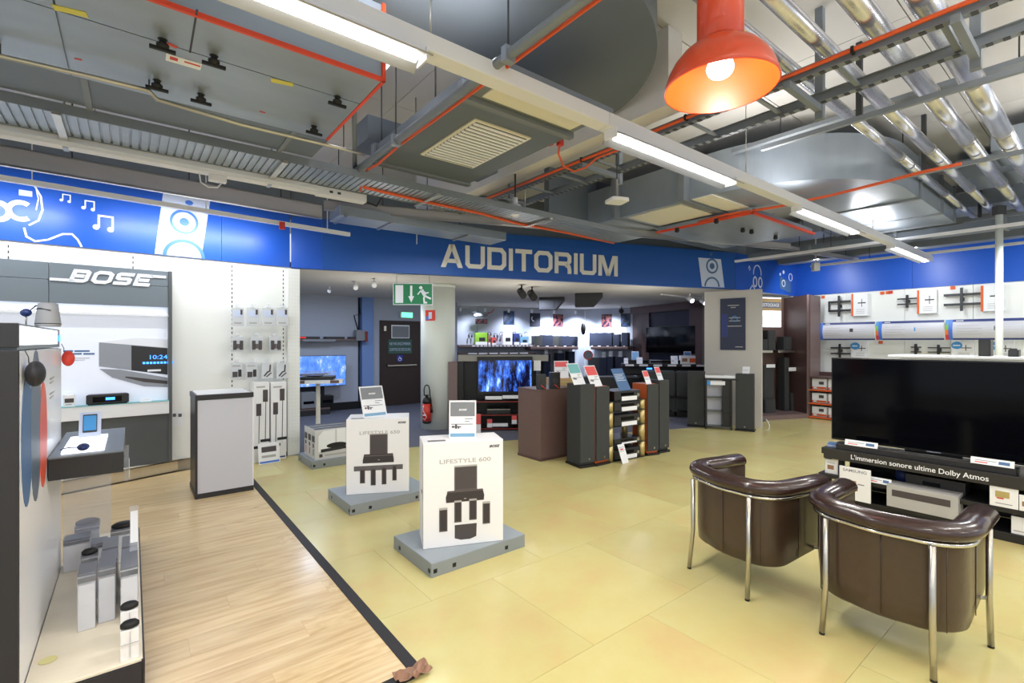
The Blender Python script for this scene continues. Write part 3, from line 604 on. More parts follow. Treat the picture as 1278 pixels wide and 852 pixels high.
# round elbow duct (top centre)
def elbow(name, label, ca, cb, R, Rin, z0, z1, a0, a1, legs, m='galv_dark', n=28):
    t = abroot(name, label, 'duct'); P = []
    for i in range(n+1): q = a0+(a1-a0)*i/n; P.append((cb+R*math.cos(q), ca+R*math.sin(q)))
    I = []
    for i in range(n+1): q = a1+(a0-a1)*i/n; I.append((cb+Rin*math.cos(q), ca+Rin*math.sin(q)))
    mb = MB()
    for i in range(n):
        mb.prism([P[i], P[i+1], I[n-i-1], I[n-i]], z0, z1, 'z', False)
    mb = MB(); N = n+1
    vs = [(x, y, z0) for x, y in P]+[(x, y, z0) for x, y in I[::-1]]+[(x, y, z1) for x, y in P]+[(x, y, z1) for x, y in I[::-1]]
    fs = []
    for i in range(n): fs += [(i, i+1, N+i+1, N+i), (2*N+i+1, 2*N+i, 3*N+i, 3*N+i+1), (i+1, i, 2*N+i, 2*N+i+1), (N+i, N+i+1, 3*N+i+1, 3*N+i)]
    fs += [(0, N, 3*N, 2*N), (N-1, 2*N+N-1, 3*N+N-1, N+N-1)]
    mb._add(vs, fs); mb.build('bend', m, t)
    for (b0, b1, aa0, aa1) in legs: bx('duct_leg', m, t, b0, b1, aa0, aa1, z0, z1)
    return t
t = elbow('elbow_duct', 'large dark flat duct turning in a rounded bend above the strip lights', 2.9, 1.9, 1.28, .12, 3.5, 3.85, -math.pi/2, -.12, [(-3, 1.9, 1.62, 2.78)])
hang(t, 'dark_steel', [(1.2, 1.75, 3.5), (2.6, 2.3, 3.5), (0, 2.3, 3.5)])
t = elbow('elbow_duct', 'wide rounded galvanized duct bend hanging on the right behind the orange lamp', 3.0, 6.75, 1.48, .55, 3.3, 3.78, math.pi, 1.5*math.pi, [(5.27, 6.2, 3.0, 4.9), (6.75, 9.2, 1.52, 2.45)], 'galv')
bx('filter_panel', 'cream', t, 5.32, 6.05, 3.4, 4.2, 3.285, 3.298); bx('filter_panel', 'cream', t, 5.25, 6.15, 2.95, 3.2, 3.285, 3.298); bx('joint_flange', 'galv_matt', t, 5.15, 6.25, 3.25, 3.34, 3.28, 3.8); bx('joint_flange', 'galv_matt', t, 5.15, 6.25, 4.3, 4.36, 3.28, 3.8)
for b in (7.3, 8.4, 9.15): bx('joint_flange', 'galv_matt', t, b, b+.05, 1.50, 2.5, 3.28, 3.8)
hang(t, 'dark_steel', [(5.3, 3.3, 3.78), (6.1, 3.3, 3.78), (7.0, 1.6, 3.78)])
# far air unit with orange edging
t = abroot('air_handling_unit', 'far galvanized air unit with orange edging hung before the blue corner', 'ventilation unit')
bx('casing', 'galv', t, 6.1, 7.98, 2.9, 4.28, 3.2, 3.28)
bx('edge_trim', 'orange_paint', t, 6.07, 6.1, 2.87, 4.28, 3.19, 3.22); bx('edge_trim', 'orange_paint', t, 6.07, 7.98, 2.87, 2.9, 3.19, 3.22)
for (px, py) in ((845, 289), (894, 278), (927, 289), (938, 291), (968, 298)):
    a, b = AB(px, py, 3.15); MB().lathe([(.02, 3.14), (.035, 3.16), (.025, 3.19), (.03, 3.2)], 8, (b, a)).build('t_handle', 'black_rubber', t)
hang(t, 'dark_steel', [(6.4, 3.1, 3.28), (7.9, 3, 3.28), (6.4, 4.2, 3.28), (7.9, 4.2, 3.28)])
t = abroot('orange_cable', 'orange cable crossing under the rounded right-hand duct bend', 'cable')
c0 = [(*AB(px, py, 3.24)[::-1], 3.24) for (px, py) in ((845, 284), (905, 268), (970, 258), (1040, 243), (1100, 228), (1145, 216), (1200, 204))]
MB().tube(c0, .016, 6).build('cable', 'orange_cable', t)
# more ducts and beams in the far right ceiling
DG = 'ducts in the far right ceiling'
for k, (b0, b1, a0, a1, z0, z1, m, lab) in enumerate(((8.2, 8.9, -1.5, 1.35, 3.62, 3.88, 'galv', 'galvanized duct in the far right ceiling, first behind the silver pipes'), (9.3, 9.55, -3, 4.5, 3.15, 3.28, 'galv_dark', 'narrow dark duct in the far right ceiling, between the two wider ducts'), (9.9, 10.6, -3, 4.8, 3.62, 3.85, 'galv', 'galvanized duct in the far right ceiling, nearest the blue wall'), (7.2, 7.9, -1.2, .9, 3.62, 3.85, 'galv', 'high galvanized duct above the silver pipes on the right'))):
    t = abroot('flat_duct', lab, 'duct'); bx('duct_body', m, t, b0, b1, a0, a1, z0, z1, .004)
    a = a0+.4
    while a < a1-.1: bx('joint_flange', 'galv_matt', t, b0-.02, b1+.02, a, a+.04, z0-.015, z1+.015); a += 1.2
    hang(t, 'dark_steel', [(b0+.1, a0+.5, z1), (b1-.1, a1-.4, z1)])
t = abroot('white_trunking', 'thin white trunking far right under the dark ducts', 'trunking'); bx('trunking', 'white_paint', t, 8.98, 9.04, -3, 4.6, 3.1, 3.14); hang(t, 'dark_steel', [(9.01, 3, 3.14), (9.01, 0, 3.14)])
t = abroot('white_trunking', 'thin white trunking just before the right wall, lamps hang from it', 'trunking'); bx('trunking', 'white_paint', t, 10.9, 10.96, -3, 4.0, 3.12, 3.16); hang(t, 'dark_steel', [(10.93, 3, 3.16), (10.93, 0, 3.16)])

# strip light trunking with four reflector lamps
SB = Vector((-.45, 2.19)); sa0, sb0 = SB.dot(AA), SB.dot(BB)
t = abroot('light_trunking', 'long white lighting trunking carrying the bright strip lamps across the shop', 'trunking', a=sa0, b=sb0, z=2.95)
for (x0, x1) in ((-3.2, 1.35), (1.35, 5.0), (5.0, 9.5)): bx('trunking', 'white_paint', t, x0+.001, x1-.001, 0, .10, 0, .085, .004)
hang(t, 'satin_steel', [(-2.0, .05, .085), (.12, .05, .085)], .004, .55); hang(t, 'satin_steel', [(3.2, .05, .085)], .004, 1.05); hang(t, 'satin_steel', [(6.6, .05, .085)], .004, .35)
SG = 'strip lamps on the long trunking'
for (x0, x1, lab) in ((-1.45, .06, 'bright strip lamp with reflector at the top, nearest on the long trunking'), (1.40, 2.9, 'bright strip lamp with reflector in the middle of the long trunking'), (4.2, 5.85, 'bright strip lamp with reflector, third along the long trunking'), (7.3, 9.15, 'bright strip lamp with reflector at the far end of the long trunking')):
    l = abroot('strip_lamp', lab, 'light', SG, a=sa0, b=sb0, z=2.95)
    bx('lamp_body', 'white_paint', l, x0, x1, -.01, .07, -.03, 0, .003)
    MB().tube([(x0+.03, .03, -.05), (x1-.03, .03, -.05)], .014, 10).build('lamp_tube', 'tube_glow', l)
    MB().prism([(-.085, -.068), (-.080, -.074), (-.005, -.028), (-.01, -.02)], x0, x1, 'x').build('reflector', 'reflector', l); MB().prism([(.105, -.074), (.11, -.07), (.065, -.02), (.06, -.028)], x0, x1, 'x').build('reflector', 'reflector', l)
    bx('end_cap', 'white_paint', l, x0-.01, x0, -.02, .08, -.06, 0); bx('end_cap', 'white_paint', l, x1, x1+.01, -.02, .08, -.06, 0)

# conduit along the central duct with orange cable
t = abroot('conduit_pipe', 'grey steel conduit running beside the grille duct towards the top edge', 'pipe'); MB().tube([(1.47, 4.15, 3.02), (1.47, -.5, 3.02)], .026, 10).build('pipe', 'galv_matt', t); MB().tube([(1.47, 4.0, 3.02), (1.30, 3.55, 3.3), (1.30, 3.55, 3.7)], .018, 8).build('brace', 'galv_matt', t); hang(t, 'dark_steel', [(1.47, 3.2, 3.04)], .005); hang(t, 'dark_steel', [(1.47, 1.9, 3.04)], .005, 3.5)
for a in (3.2, 1.9): bx('clip', 'galv', t, 1.44, 1.50, a-.02, a+.02, 2.985, 3.06)
t = abroot('orange_cable', 'orange cable running beside the grille duct towards the top edge', 'cable'); MB().tube([(1.6, 4.2, 2.93), (1.55, 4.1, 2.99), (1.54, 3.9, 3.03), (1.545, 3.7, 3.015), (1.535, 3.3, 3.03), (1.54, 2.5, 3.03), (1.535, 1.6, 3.03), (1.54, -.5, 3.03)], .010, 6).build('cable', 'orange_cable', t)
t = abroot('orange_cable', 'short drooping orange cable with red plug between duct and tray', 'cable')
cz = 3.15; c0 = [(*AB(px, py, cz)[::-1], cz) for (px, py) in ((699, 177), (697, 192), (703, 207), (716, 214), (731, 209), (745, 197), (775, 186))]
MB().tube(c0, .009, 6).build('cable', 'orange_cable', t); bx('plug', 'red_label', t, c0[0][0]-.02, c0[0][0]+.02, c0[0][1]-.02, c0[0][1]+.02, cz-.03, cz+.04); bx('plug', 'red_label', t, c0[0][0]-.1, c0[0][0]-.05, c0[0][1]+.02, c0[0][1]+.06, cz-.03, cz+.02)
MB().tube([c0[0], (c0[0][0], c0[0][1], 3.4)], .004, 5).build('tail', 'orange_cable', t)

# ladder cable tray across the right
t = abroot('ladder_tray', 'ladder-type galvanized cable tray crossing the ceiling under the orange lamp level', 'cable tray')
for b in (3.42, 3.85):
    m = MB().box(b-.004, b+.004, -1, 5.6, 3.3, 3.36).box(b-.025, b+.025, -1, 5.6, 3.296, 3.302).box(b-.025, b+.025, -1, 5.6, 3.36, 3.365); m.build('side_rail', 'galv_matt', t)
    m = MB(); a = -1
    while a < 5.5: m.box(b-.02, b+.02, a, a+.03, 3.292, 3.297); a += .07
    m.build('slots', 'dark_steel', t, kind='stuff')
a = -.9
while a < 5.5: bx('rung', 'galv_matt', t, 3.43, 3.84, a, a+.03, 3.31, 3.325); a += .5
for (a, top) in ((1.37, 4.0), (.55, 4.0), (3.2, 4.0), (5.0, 4.0)):
    bx('strut', 'galv_matt', t, 3.88, 3.93, a-.025, a+.025, 3.2, top); bx('cantilever_arm', 'galv_matt', t, 3.35, 3.93, a-.02, a+.02, 3.25, 3.295)
t = abroot('orange_cable', 'bright orange cable clipped along the ladder cable tray', 'cable')
MB().tube([(3.36, 5.2, 3.32), (3.37, 3.8, 3.325), (3.36, 2.6, 3.32), (3.37, 1.6, 3.33), (3.37, .6, 3.34), (3.36, -1, 3.33)], .013, 6).build('cable', 'orange_cable', t)
for a in (1.0, 1.6, 2.1, 2.6, 3.2): bx('clip', 'black_rubber', t, 3.35, 3.39, a, a+.015, 3.31, 3.35)
# foil pipes
PG = 'silver foil clad pipes'
PIP = []
for k, (px, py, r, a_off) in enumerate(((1041, 129, .042, 0), (1088, 116, .05, 0), (1146, 99, .061, 0), (1194, 68, .068, 0))):
    a, b = AB(px, py, 3.5)
    t = abroot('foil_pipe', ['leftmost and thinnest', 'second from left', 'third from left', 'rightmost and thickest'][k]+' of the silver foil pipes in the right ceiling', 'pipe', PG)
    b1 = 10.6-.3*k*0
    seg = [-1.0, 2.6, 4.8, 6.2, 8.2, b1]
    for i in range(5): MB().tube([(seg[i]+.005, a, 3.5), (seg[i+1]-.005, a, 3.5)], r if i < 4 else r*.9, 18).build('pipe_length', 'foil', t)
    for i in range(1, 5): MB().tube([(seg[i]-.02, a, 3.5), (seg[i]+.02, a, 3.5)], r+.004, 18).build('joint_band', 'satin_steel', t)
    PIP.append((a, r))
for (bb, z, lab) in ((6.6, 3.4, 'slotted steel channel carrying the silver pipes, nearer one'), (9.75, 3.4, 'slotted steel channel carrying the silver pipes near the right wall'), (4.6, 3.4, 'dark steel channel under the silver pipes next to the ladder tray')):
    t = abroot('pipe_channel', lab, 'bracket')
    bx('channel', 'galv_matt', t, bb-.02, bb+.02, -2.2, 2.1 if bb < 6 else 1.5, z-.03, z+.01)
    for a in (-1.2, .2, 1.33): bx('strut', 'dark_steel', t, bb-.02, bb+.02, a-.02, a+.02, z+.01, 4.0)
# flat grey conduit near slab
t = abroot('flat_conduit', 'flat grey conduit strip crossing below the pale ceiling slab on the right', 'conduit'); bx('strip', 'galv_matt', t, 5.2, 5.28, -1.5, 2.7, 3.68, 3.72); hang(t, 'dark_steel', [(5.24, .5, 3.72), (5.24, 2.2, 3.72)])
# orange pendant lamp
lx, ly, lz = .99, 2.30, 2.80
t = thing('pendant_lamp', 'big glossy orange dome pendant lamp hanging near the top edge', 'light', (lx, ly, lz))
prof = [(.252, 0), (.256, .004), (.25, .03), (.236, .075), (.212, .12), (.175, .165), (.13, .20), (.10, .215), (.098, .22)]
inner = [(.096, .212), (.128, .194), (.171, .158), (.207, .115), (.231, .072), (.246, .028), (.250, .002)]
mo = MB(); n = 48
for (r, z) in prof:
    for k in range(n): q = 2*math.pi*k/n; mo.v.append((r*math.cos(q), r*math.sin(q), z))
for i in range(len(prof)-1):
    for k in range(n): mo.f.append((i*n+k, i*n+(k+1) % n, (i+1)*n+(k+1) % n, (i+1)*n+k)); mo.smooth.append(True)
mo.build('shade', 'lamp_orange', t)
mi = MB()
for (r, z) in inner[::-1]:
    for k in range(n): q = 2*math.pi*k/n; mi.v.append((r*math.cos(q), r*math.sin(q), z))
for i in range(len(inner)-1):
    for k in range(n): mi.f.append((i*n+k, (i+1)*n+k, (i+1)*n+(k+1) % n, i*n+(k+1) % n)); mi.smooth.append(True)
mi.f.append(tuple((len(inner)-1)*n+k for k in range(n))); mi.smooth.append(False)
mi.build('shade_lining', 'lamp_inner', t)
MB().lathe([(.098, .215), (.104, .22), (.104, .55), (.08, .6), (.03, .62)], 32).build('gear_housing', 'lamp_orange', t)
MB().tube([(0, 0, .6), (0, 0, 1.2)], .012, 8).build('stem', 'orange_paint', t)
MB().ellipsoid((0, 0, .10), (.062, .062, .05)).build('bulb', 'bulb', t)
l = bpy.data.lights.new('bulb_light', 'POINT'); l.energy = 9; l.shadow_soft_size = .03; l.color = (1, .9, .8); o = bpy.data.objects.new('bulb_light', l); C.objects.link(o); o.location = (lx, ly, lz+.03)
# pole
x, y, _ = ATY(1247, 400, 6.5)
t = thing('round_pole', 'slender round white pole standing behind the large television', 'pole', (x, y, 0)); MB().lathe([(.04, 0), (.04, 3.3)], 16).build('shaft', 'column_white', t); MB().lathe([(.075, 0), (.075, .02), (.04, .04)], 16).build('foot', 'column_white', t); bx('head', 'dark_steel', t, -.06, .06, -.04, .04, 3.3, 3.42)
# small ceiling devices
x, y, z = ATY(770, 250, 4.6)
t = thing('access_point', 'white square wireless device hanging from a chain under the ceiling', 'electronics', (x, y, z), .3); MB().prism([(-.07, -.09), (.07, -.09), (.09, -.07), (.09, .07), (.07, .09), (-.07, .09), (-.09, .07), (-.09, -.07)], -.02, .012).build('body', 'white_gloss', t, .006); bx('chain', 'satin_steel', t, -.008, .008, -.008, .008, .012, .2); bx('cord', 'dark_steel', t, -.004, .004, -.004, .004, .2, 4.0-z)
x, y, z = ATY(643, 262, 5.2)
t = thing('dome_camera', 'white round surveillance camera hanging above the lettered fascia', 'camera', (x, y, z)); MB().ellipsoid((0, 0, 0), (.08, .08, .075)).build('housing', 'white_gloss', t); MB().tube([(0, -.06, -.01), (0, -.09, -.015)], .04, 16).build('lens', 'plinth_face', t); MB().tube([(0, 0, .05), (0, 0, .13)], .03, 10).build('mount', 'white_gloss', t); bx('bracket', 'dark_steel', t, -.01, .01, -.01, .01, .13, 4-z)
x, y, z = ATY(1018, 333, 9.5)
t = thing('motion_sensor', 'small white box lamp on the blue wall near the far corner', 'sensor', (x, y, z)); bx('body', 'white_gloss', t, -.06, .06, -.05, .05, -.08, .08, .01); bx('cord', 'white_paint', t, -.008, .008, -.008, .008, .08, 4-z)
# ================================================================== THINGS
def card(name, label, loc, rz, w, h, head='card_grey', foot=None, tilt=.25, cat='sign', group=None, headfrac=.42, pic=True, lines=3, bg='card_white', logo=False, fold=False):
    t = thing(name, label, cat, loc, rz, group); t.rotation_euler = (-tilt, 0, rz)
    bx('plate', bg, t, -w/2, w/2, 0, .004, 0, h, .0008)
    z1 = h*.955
    if head: bx('header_print', head, t, -w/2+w*.05, w/2-w*.05, -.0012, .0002, h*(1-headfrac)-.0, z1)
    if logo: lettering('BOSE', h*.045, w*.28, 'box_white', t, -w*.14, h*.73, .26, -.002, -.0012, shear=.3, name='brand_print', joined=True)
    m = MB(); zz = h*(1-headfrac)-h*.06
    for i in range(lines):
        m.box(-w*.42 if not (pic and i < 2) else w*.08, w*.38-(i % 2)*w*.12, -.001, .0002, zz-h*.018, zz); zz -= h*.07
    if lines: m.build('print_lines', 'card_text' if bg != 'card_navy' else 'card_white', t)
    if pic:
        m = MB(); c = h*(1-headfrac)*.52
        m.box(-w*.38, -w*.32, -.001, .0002, c-h*.03, c+h*.03).box(-w*.28, -w*.2, -.001, .0002, c-h*.05, c+h*.06).box(-w*.17, -w*.12, -.001, .0002, c-h*.05, c+h*.02).box(-w*.40, -w*.05, -.001, .0002, c-.004, c+.004); m.build('product_picture', 'ink_mid', t)
    if foot: bx('footer_print', foot, t, -w*.45, w*.45, -.0012, .0002, h*.04, h*.13)
    return t
def tagstrip(parent, x, z, w, h, y, name='price_label', m='card_white'):
    p = bx(name, m, parent, x-w/2, x+w/2, y-.003, y, z-h/2, z+h/2); return p
RZd = RZ
# ---------------------------------------------------------------- brand cabinet let into the left wall
t = thing('display_cabinet', 'grey framed display cabinet with backlit poster and BOSE lettering in the left wall', 'display cabinet', WL.pt(0), WL.rz)
sR, zTop = WL.hit(213.5, 340); sJ = WL.hit(61.5, 330)[0]; sP = WL.hit(209, 400)[0]
_, zM = WL.hit(209, 358.5); _, zB = WL.hit(209, 383.7); _, zC = WL.hit(209, 499.7, .1); _, zC2 = WL.hit(209, 515, .1)
y0 = -.09; s0_ = -4.6
for (a, b) in ((s0_, sJ), (sJ, sP)):
    bx('header_panel', 'bose_grey', t, a+.002, b-.002, y0, -.005, zM+.002, zTop, .002); bx('header_panel', 'bose_grey', t, a+.002, b-.002, y0, -.005, zB, zM-.002, .002)
bx('side_post', 'bose_dark', t, sP, sR, y0-.01, -.003, .15, zTop+.004, .002)
bx('poster_backboard', 'poster_light', t, s0_, sP, -.03, -.01, zC, zB)
bx('lamp_rail', 'white_gloss', t, s0_, sP, -.085, -.03, zB-.115, zB-.09); bx('lamp_tube', 'tube_cool', t, s0_, sP-.02, -.08, -.065, zB-.088, zB-.078)
bx('counter', 'white_gloss', t, s0_, sP, -.16, -.01, zC2, zC, .004); bx('counter_glass', 'card_teal', t, s0_, sP, -.165, -.01, zC, zC+.006)
bx('lower_panel', 'bose_dark', t, s0_, sP, -.09, -.01, .15, zC2)
# lettering with long bars left and right
sA, zA = WL.hit(84, 351, .095); sE, _ = WL.hit(193, 356, .095); _, zAt = WL.hit(90, 335.5, .095)
hh = .135; lettering('BOSE', hh, (sE-sA)*.93, 'print_white', t, sA+.0, zA-.0, .27, y0-.012, y0, shear=.35, gap=.1)
s1 = WL.hit(62, 346, .095)[0]; bx('letter_bar', 'print_white', t, s1, sA+.06, y0-.012, y0, zA, zA+.028); s2 = WL.hit(207, 345, .095)[0]; bx('letter_bar', 'print_white', t, sE-.06, s2, y0-.012, y0, zA+hh-.028, zA+hh)
# poster picture: silver tabletop radio
def wq(px, py, off=.032): return WL.hit(px, py, off)
pts = [wq(123.5, 427), wq(123.5, 457), wq(209, 469), wq(209, 434), wq(209, 424), wq(160, 421)]
MB().prism([wq(123.5, 427), wq(209, 434), wq(209, 423), wq(170, 421)], -.034, -.03, 'y').build('poster_radio_top', 'print_white', t)
MB().prism([wq(123.5, 427), wq(123.5, 457), wq(209, 467.5), wq(209, 434)], -.034, -.03, 'y').build('poster_radio_body', mat('print_silver', (150, 155, 165), .4), t)
MB().prism([wq(164, 431), wq(164, 462), wq(209, 467.3), wq(209, 434.5)], -.036, -.034, 'y').build('poster_radio_display', 'graphite', t)
MB().prism([wq(124, 460), wq(140, 471), wq(180, 482), wq(209, 483), wq(209, 471), wq(150, 461)], -.036, -.03, 'y').build('poster_radio_base', 'print_silver', t)
MB().prism([wq(156, 471), wq(180, 476.5), wq(209, 479), wq(209, 475), wq(157, 469.5)], -.038, -.036, 'y').build('poster_radio_slot', 'ink_dark', t)
a, z = wq(187, 447); text('poster_clock', '10:24', 'led_blue', t, a, z-.01, .07, -.0375, .17); a2, z2 = wq(178, 451); m = MB()
for k in range(9): m.box(a2+k*.034, a2+k*.034+.024, -.038, -.036, z2-.03, z2-.005)
m.build('poster_display_line', 'led_blue', t)
a, z = wq(184, 463); bx('poster_brand', 'print_white', t, a, a+.13, -.038, -.036, z-.005, z+.018)
m = MB()
for (xa, xb, yy) in ((79, 91, 438), (93, 112, 438), (79, 87, 441.5), (89, 102, 441.5), (104, 118, 441.5)): a, z = wq(xa, yy); b, _ = wq(xb, yy); m.box(a, b, -.033, -.03, z-.009, z+.009)
m.build('poster_headline', 'card_navy', t); m = MB()
for (xa, xb, yy) in ((80, 112, 447), (80, 106, 449.5)): a, z = wq(xa, yy); b, _ = wq(xb, yy); m.box(a, b, -.033, -.03, z-.003, z+.003)
m.build('poster_text', 'ink_light', t)
# items on the counter
def onwall(W, px0, px1, off, z): a = W.hit(px0, 400, off)[0]; b = W.hit(px1, 400, off)[0]; return (a+b)/2, b-a
s, wd_ = onwall(WL, 107, 161, .1, 0)
t = thing('tabletop_radio', 'flat black tabletop radio with blue display on the cabinet counter', 'radio', WL.pt(s, .09, zC+.006), WL.rz)
MB().prism([(-wd_/2, -.06), (wd_/2, -.06), (wd_/2*.9, .06), (-wd_/2*.9, .06)], .01, .115).build('body', 'graphite', t, .012); bx('display', 'screen', t, -.13, .12, -.064, -.058, .03, .09); bx('display_digits', 'led_blue', t, -.02, .06, -.0655, -.063, .05, .08); bx('base', 'screen_frame', t, -wd_*.45, wd_*.45, -.05, .05, 0, .012)
for k, (a, b, lab, m_) in enumerate(((79, 94, 'small white boxed speaker on the counter, left of the black radio', 'white_gloss'),)):
    s, wd_ = onwall(WL, a, b, .1, 0); t = thing('boxed_speaker', lab, 'box', WL.pt(s, .10, zC+.006), WL.rz); bx('box', m_, t, -wd_/2, wd_/2, -.04, .04, 0, .13, .003); bx('product_print', 'ink_dark', t, -wd_*.38, wd_*.38, -.042, -.04, .045, .09); bx('text_print', 'ink_light', t, -wd_*.3, wd_*.2, -.042, -.04, .02, .03)
s, wd_ = onwall(WL, 175, 189, .12, 0); card('price_sign', 'small white price holder on the cabinet counter, right of the radio', WL.pt(s, .12, zC+.006), WL.rz, wd_, .045, None, pic=False, lines=1, tilt=.5)
for k, px in enumerate((218, 225)):
    s, z = WL.hit(px, 522, .01); o = bx('wall_notice', 'card_white', None, -.03, .03, -.002, 0, -.10, .10); o.location = WL.pt(s, .004, z); o.rotation_euler = (0, 0, WL.rz); tag(o, 'narrow white notice strip low on the wall right of the cabinet, %s one' % ['left', 'right'][k], 'notice')
    bx('print', 'ink_mid', o, -.02, .015, -.003, -.002, .02, .06)
# blister packs on the perforated wall
def pack(px0, py0, px1, py1, lab, group, kind):
    a, b, c, d = WL.rect(px0, py0, px1, py1, .12); w_, h_ = b-a, d-c
    t = thing('blister_pack', lab, 'package', WL.pt((a+b)/2, .12, c), WL.rz, group)
    bx('pack_body', 'pack_grey', t, -w_/2, w_/2, -.012, .012, 0, h_, .003)
    bx('hanging_hook', 'chrome', t, -.004, .004, -.03, .115, h_+.004, h_+.012); bx('hang_tab', 'clear_plastic', t, -w_*.2, w_*.2, -.002, .002, h_, h_+.045)
    if kind == 0: bx('pack_print', 'print_pale', t, -w_*.42, w_*.42, -.014, -.012, h_*.5, h_*.85); bx('cable_print', 'ink_dark', t, w_*.2, w_*.38, -.016, -.014, h_*.62, h_*.9); bx('text_print', 'ink_light', t, -w_*.35, w_*.3, -.014, -.012, h_*.12, h_*.2)
    if kind == 1:
        for s_ in (-1, 1): bx('wall_bracket', 'ink_dark', t, s_*w_*.28-w_*.14, s_*w_*.28+w_*.14, -.03, -.012, h_*.12, h_*.72, .003)
        bx('middle_plate', 'ink_mid', t, -w_*.12, w_*.12, -.02, -.012, h_*.2, h_*.5)
    if kind == 2: bx('product_print', 'ink_dark', t, -w_*.4, w_*.05, -.015, -.012, h_*.08, h_*.42); bx('product_print', 'graphite', t, w_*.1, w_*.4, -.015, -.012, h_*.1, h_*.55); bx('text_print', 'ink_light', t, -w_*.4, w_*.3, -.014, -.012, h_*.75, h_*.82)
    if kind == 3: MB().stroke([(-w_*.3, h_*.15), (0, h_*.4), (w_*.2, h_*.45), (w_*.25, h_*.85)], .018, -.016, -.012).build('arm_print', 'ink_dark', t); MB().stroke([(-w_*.1, h_*.1), (w_*.35, h_*.35)], .014, -.016, -.012).build('arm_print', 'ink_dark', t)
    return t
for i, x in enumerate((289.5, 308.5, 327.5, 345)): pack(x, 384, x+14.5, 406.5, 'white hanging pack, %s in the top row of packs' % ORD[i], 'hanging packs, top row', 0)
for i, x in enumerate((289.5, 313, 336.5)): pack(x, 419.5, x+14.5, 438.5, 'pack with two dark brackets, %s in the middle row' % ORD[i], 'hanging packs, middle row', 1)
for i, x in enumerate((288.5, 307, 326.5, 345)): pack(x, 452, x+14, 472, 'small hanging pack, %s in the lowest row of packs' % ORD[i], 'hanging packs, lowest row', 2 if i < 2 else 3)
a, b, c, d = WL.rect(289, 404, 356, 408, .14); 
for i, (x0, x1) in enumerate(((317, 336.5), (338, 357.5))):
    a, b, c, d = WL.rect(x0, 477, x1, 574, .22); c = max(c, .012)
    t = thing('tall_carton', 'tall white carton of floor speaker stands, %s of the pair against the slotted wall' % ['left', 'right'][i], 'box', WL.pt((a+b)/2, .22, 0.0), WL.rz, 'tall stand cartons'); w_ = b-a
    bx('carton', 'box_white', t, -w_/2+.002, w_/2-.002, 0, .2, .005, d, .003); bx('top_band', 'ink_light', t, -w_*.35, w_*.2, -.002, 0, d-.07, d-.05)
    for (xx, z0, z1) in ((-w_*.2, .22, .62), (w_*.22, .30, .80)): MB().stroke([(xx, z0), (xx+.006, z1)], .008, -.003, 0).build('stand_print', 'ink_dark', t); bx('speaker_print', 'ink_dark', t, xx-.03, xx+.03, -.004, 0, z1, z1+.16); bx('foot_print', 'graphite', t, xx-.06, xx+.06, -.004, 0, z0-.03, z0+.005)
    bx('blue_footer', 'navy_print', t, 0, w_*.42, -.002, 0, .03, .05)
s, z = WL.hit(335, 560, .3)
t = card('card_sign', 'white picture card leaning at the foot of the tall cartons', WL.pt(s, .36, 0.004), WL.rz, .26, .27, None, 'print_blue', .2, pic=False, lines=0); bx('product_picture', 'ink_dark', t, -.09, .09, -.0015, 0, .15, .22); bx('text_print', 'ink_light', t, -.09, .08, -.0015, 0, .08, .11)

# ---------------------------------------------------------------- foreground brand display on the left
P0 = Vector((-2.009, 1.973)); fa, fb = P0.dot(AA), P0.dot(BB)
t = abroot('display_stand', 'foreground display wall with dark end face, backlit header and beige-topped base', 'display stand', a=fa, b=fb)
LF = 1.48
bx('end_panel', 'graphite_matt', t, -1.2, 0, -.03, 0, 0, 1.565, .003); bx('header_end', 'graphite', t, -1.2, 0, -.03, 0, 1.575, 1.675, .003)
bx('core', 'white_gloss', t, -1.2, -.012, 0, LF, 0, 1.56); 
bx('graphic_panel', 'white_gloss', t, -.012, 0, .002, LF, .14, 1.555); bx('header_core', 'bose_grey', t, -1.2, -.008, 0, LF, 1.565, 1.675); bx('header_light', 'light_panel', t, -.008, .001, .005, LF*.86, 1.585, 1.665); bx('header_button', 'led_blue', t, -.004, .003, LF*.92, LF*.95, 1.60, 1.64)
# printed speakers on the graphic panel (flat ovals and pillars)
def facepoly(name, m, pts, parent=t, d=.002): return MB().prism(pts, -.001, d, 'x').build(name, m, parent)
def oval(cy, cz, ry, rz_, n=24): return [(cy+ry*math.cos(2*math.pi*i/n), cz+rz_*math.sin(2*math.pi*i/n)) for i in range(n)]
facepoly('speaker_picture', 'card_navy', oval(.17, 1.17, .14, .29)); facepoly('speaker_picture', mat('print_slate', (92, 108, 128), .4), oval(.42, 1.20, .16, .36), d=.0025); facepoly('speaker_picture', mat('print_coral', (232, 92, 66), .4), oval(.66, 1.12, .13, .27), d=.003)
for k in range(4): bx('text_print', 'ink_light', t, 0, .002, .92, 1.12-.05*(k % 2), 1.385-.022*k-(.04 if k > 1 else 0), 1.394-.022*k-(.04 if k > 1 else 0))
# low base
t2 = t
bx('base_top', 'beige_top', t2, .003, .40, -.002, LF+.5, .135, .15, .003); bx('base_front', 'graphite_matt', t2, .003, .40, -.012, 0, 0, .134); bx('base_side', 'graphite', t2, .395, .407, -.012, LF+.5, 0, .148); bx('base_core', 'graphite_matt', t2, .003, .39, 0, LF+.5, 0, .134)
m = MB(); disc(m, 0, 0, .032); m.xform(Matrix.Rotation(-math.pi/2, 4, 'X')); o = m.build('round_sticker', mat('pale_yellow', (222, 216, 150), .5), t2); o.location = (.06, .24, .1515)
